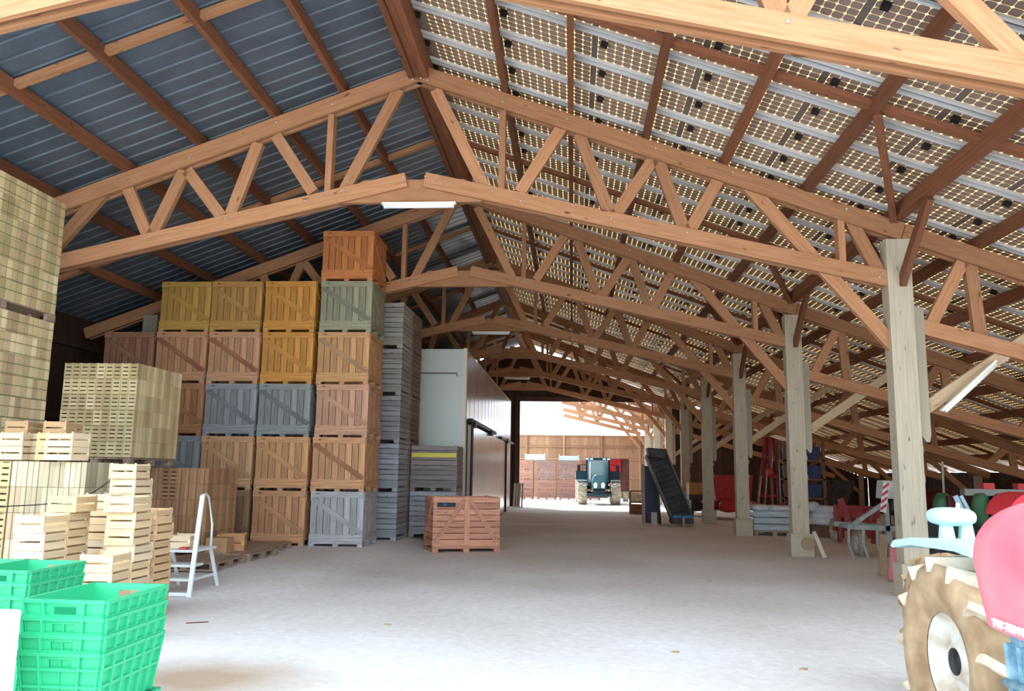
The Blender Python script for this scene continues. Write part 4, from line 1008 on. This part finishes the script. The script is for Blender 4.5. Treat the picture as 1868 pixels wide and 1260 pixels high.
# ---------------------------------------------------------------- cultivator with warning board
GS = noisy('grey_steel', (.25, .28, .28), (.40, .44, .43), 5, .55)
t = empty('cultivator', (6.4, 17.6, 0), 'grey steel cultivator frame with red and white warning board', 'machine')
b = MB()
def gb(p, q, w=.07): b.bar(p, q, w, w)
gb((5.75, 17.5, .62), (7.45, 17.5, .58), .10); gb((5.75, 18.4, .62), (7.45, 18.4, .58), .10)
for x in (5.9, 6.6, 7.3): gb((x, 17.5, .6), (x, 18.4, .6), .08)
gb((5.85, 17.45, .66), (6.75, 17.5, 1.12), .08); gb((6.75, 17.5, .3), (6.75, 17.5, 1.12), .10); gb((7.1, 17.5, .3), (7.1, 17.5, .95), .10)
b.build('frame', GS, t)
for i, x in enumerate((5.78, 6.15, 6.5, 6.85, 7.2)):
    b = MB(); gb((x, 17.5, .6), (x-.05, 17.42, .28), .06); gb((x-.05, 17.42, .28), (x+.04, 17.36, .0), .05); b.build('tine', GS, t)
for x in (6.2, 6.95): wheel(t, (x, 17.95, .27), .27, .16, MUD2, RIMW, 12, .015)
bd = MB().bar((6.62, 17.40, .92), (6.75, 17.40, 1.52), .16, .015, (0, 1, 0)).build('warning_board', mat('sign_white', (.75, .75, .74), .5), t)
b = MB()
for k in range(4):
    z = .98+.14*k; x = 6.63+.03*k; b.prism([(-.08, 0), (.08, .09), (.08, .15), (-.08, .06)], (x+.005, 17.385, z-.03), (1, 0, 0), (0, 0, 1), (0, .006, 0))
b.build('red_stripes', mat('sign_red', (.62, .06, .07), .5), bd)
MB().prism([(0, 0), (.62, 0), (.54, .36), (.06, .38)], (6.78, 17.75, 1.18), (1, 0, 0), (0, 0, 1), (0, .4, 0)).build('white_tank', mat('tank_white', (.58, .66, .66), .5), t, .03)
b = MB(); gb((7.0, 17.9, .6), (7.0, 17.9, 1.2)); gb((7.3, 17.9, .6), (7.3, 17.9, 1.2)); blob(b, (7.15, 17.8, 1.02), (.25, .2, .14), .7, bump=.1); b.build('tank_stand', CH, t)
t.scale = (.78, 1, 1); t.location.x -= .30
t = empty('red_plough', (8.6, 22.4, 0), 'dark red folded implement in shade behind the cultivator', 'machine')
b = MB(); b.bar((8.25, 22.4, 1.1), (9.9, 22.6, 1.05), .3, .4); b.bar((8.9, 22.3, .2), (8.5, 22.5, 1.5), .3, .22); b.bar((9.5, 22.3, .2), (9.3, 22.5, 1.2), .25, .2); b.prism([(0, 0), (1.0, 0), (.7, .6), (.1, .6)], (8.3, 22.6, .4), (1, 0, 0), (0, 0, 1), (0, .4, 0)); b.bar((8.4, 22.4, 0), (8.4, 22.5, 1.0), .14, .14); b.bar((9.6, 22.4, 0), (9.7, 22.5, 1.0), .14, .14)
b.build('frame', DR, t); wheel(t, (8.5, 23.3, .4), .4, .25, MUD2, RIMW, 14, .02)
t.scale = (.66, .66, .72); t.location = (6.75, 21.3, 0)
tag(MB().bar((5.16, 14.5, 0), (5.32, 14.8, .64), .12, .04, (0, 1, 0)).build('leaning_plank', wood('plank_tan', (.36, .24, .15), (.5, .35, .23))), 'tan plank leaning left of the pinkish board', 'plank')
tag(MB().bar((5.05, 13.6, 0), (5.23, 13.9, .52), .27, .04, (0, 1, 0)).build('red_board', noisy('pinkish_red', (.52, .16, .16), (.62, .22, .22), 4, .7)), 'pinkish red board leaning near the foot of the nearest post', 'board')
# ---------------------------------------------------------------- seed drill with green discs, right edge
GD = noisy('green_disc_paint', (.035, .10, .05), (.07, .17, .08), 4, .6); GB = mat('grey_beam', (.24, .23, .21), .6)
t = empty('seed_drill', (7.0, 13.0, 0), 'seed drill with big dark green discs under a grey beam', 'machine')
MB().box(6.35, 8.4, 13.0, 13.16, 1.36, 1.46).build('beam', GB, t)
for x in (6.62, 7.12, 7.6): MB().box(x, x+.16, 12.98, 13.14, 1.46, 1.55).build('red_cap', BR, t)
for x in (6.0, 6.55, 6.85, 7.25, 7.7):
    b = MB(); b.lathe([(-.09, 0), (-.09, .20), (-.05, .25), (.05, .25), (.09, .20), (.09, 0)], (x+.02, 13.0, 1.15), (.75, -.6, 0), 24); b.build('green_disc', GD, t)
b = MB()
for x in (6.1, 6.8, 7.5, 8.1): b.box(x, x+.08, 13.2, 13.3, 0, 1.38)
b.box(5.85, 8.3, 13.2, 13.3, .62, .74); b.box(5.8, 8.3, 13.5, 14.1, .4, 1.0); b.build('frame', CH, t)
b = MB(); b.bar((6.07, 12.7, 1.36), (6.22, 12.72, 1.02), .07, .03, (0, 1, 0)); b.bar((6.16, 12.72, 1.36), (6.28, 12.72, 1.1), .05, .03, (0, 1, 0)); b.build('white_lever', SKY, t)
MB().box(6.0, 6.1, 12.78, 12.82, 1.08, 1.36).build('red_lever', DRED, t)
MB().tube([(6.42, 13.9, .9), (6.46, 13.95, 1.88)], .018, 6).build('marker_rod', mat('rod_grey', (.35, .33, .28), .6), t)
t.location.x -= .45
t = empty('red_machine_cover', (5.86, 11.3, 0), 'bright red curved cover at the right edge above the tractor hood', 'machine')
b = MB(); arc = [(math.cos(a), math.sin(a)) for a in [math.radians(q) for q in range(0, 181, 12)]]
b.prism([(p[0]*.34, p[1]*.30) for p in arc]+[(p[0]*.24, p[1]*.20) for p in arc[::-1]], (5.86, 11.0, 1.15), (1, 0, 0), (0, 0, 1), (0, .6, 0)); b.build('curved_cover', mat('bright_red', (.7, .03, .05), .4), t)
b = MB(); b.box(5.52, 6.2, 11.1, 11.5, .0, 1.18); b.build('body', CH, t, .03)
# dark implements filling the aisle behind
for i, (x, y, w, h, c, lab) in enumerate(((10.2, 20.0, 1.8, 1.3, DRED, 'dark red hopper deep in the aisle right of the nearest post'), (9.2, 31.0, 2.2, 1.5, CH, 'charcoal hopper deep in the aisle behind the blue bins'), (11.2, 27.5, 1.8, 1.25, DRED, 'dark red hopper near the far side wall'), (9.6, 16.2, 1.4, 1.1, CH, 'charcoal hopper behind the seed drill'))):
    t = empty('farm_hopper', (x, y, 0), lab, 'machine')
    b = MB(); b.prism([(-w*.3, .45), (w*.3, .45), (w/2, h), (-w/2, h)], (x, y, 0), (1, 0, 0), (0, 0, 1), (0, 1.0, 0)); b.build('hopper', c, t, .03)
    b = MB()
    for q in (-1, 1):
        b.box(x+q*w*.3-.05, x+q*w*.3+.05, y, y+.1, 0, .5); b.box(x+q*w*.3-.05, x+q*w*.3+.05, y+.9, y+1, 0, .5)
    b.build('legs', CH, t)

# ---------------------------------------------------------------- small litter on the floor
tag(MB().tube([(-4.02, 8.62, .006), (-3.93, 8.66, .008), (-3.82, 8.72, .006)], .006, 6).build('twig', PURL), 'short brown twig lying on the floor near the ladder', 'twig')
tag(MB().prism([(0, 0), (.10, .02), (.13, .06), (.03, .05)], (-4.75, 12.2, .014), (1, 0, 0), (0, 1, .1), (0, 0, .012)).build('wood_scrap', noisy('pinkish_red', (.52, .16, .16), (.62, .22, .22), 4, .7)), 'small reddish scrap on the floor before the empty pallets', 'scrap')
for i, (x, y) in enumerate(((2.05, 13.1), (1.9, 7.37), (-1.98, 8.84), (.9, 7.9))):
    o = MB().prism([(0, 0), (.05, -.01), (.08, .02), (.04, .035)], (x, y, .001), (1, 0, 0), (0, 1, 0), (0, 0, .012)).build('dry_leaf', mat('leaf_brown', (.40, .29, .16), .9))
    tag(o, 'tiny brown leaf on the dusty floor, %s' % ['in front of the second post', 'nearest the tractor wheel', 'left of the middle of the foreground', 'in the middle foreground'][i], 'leaf')
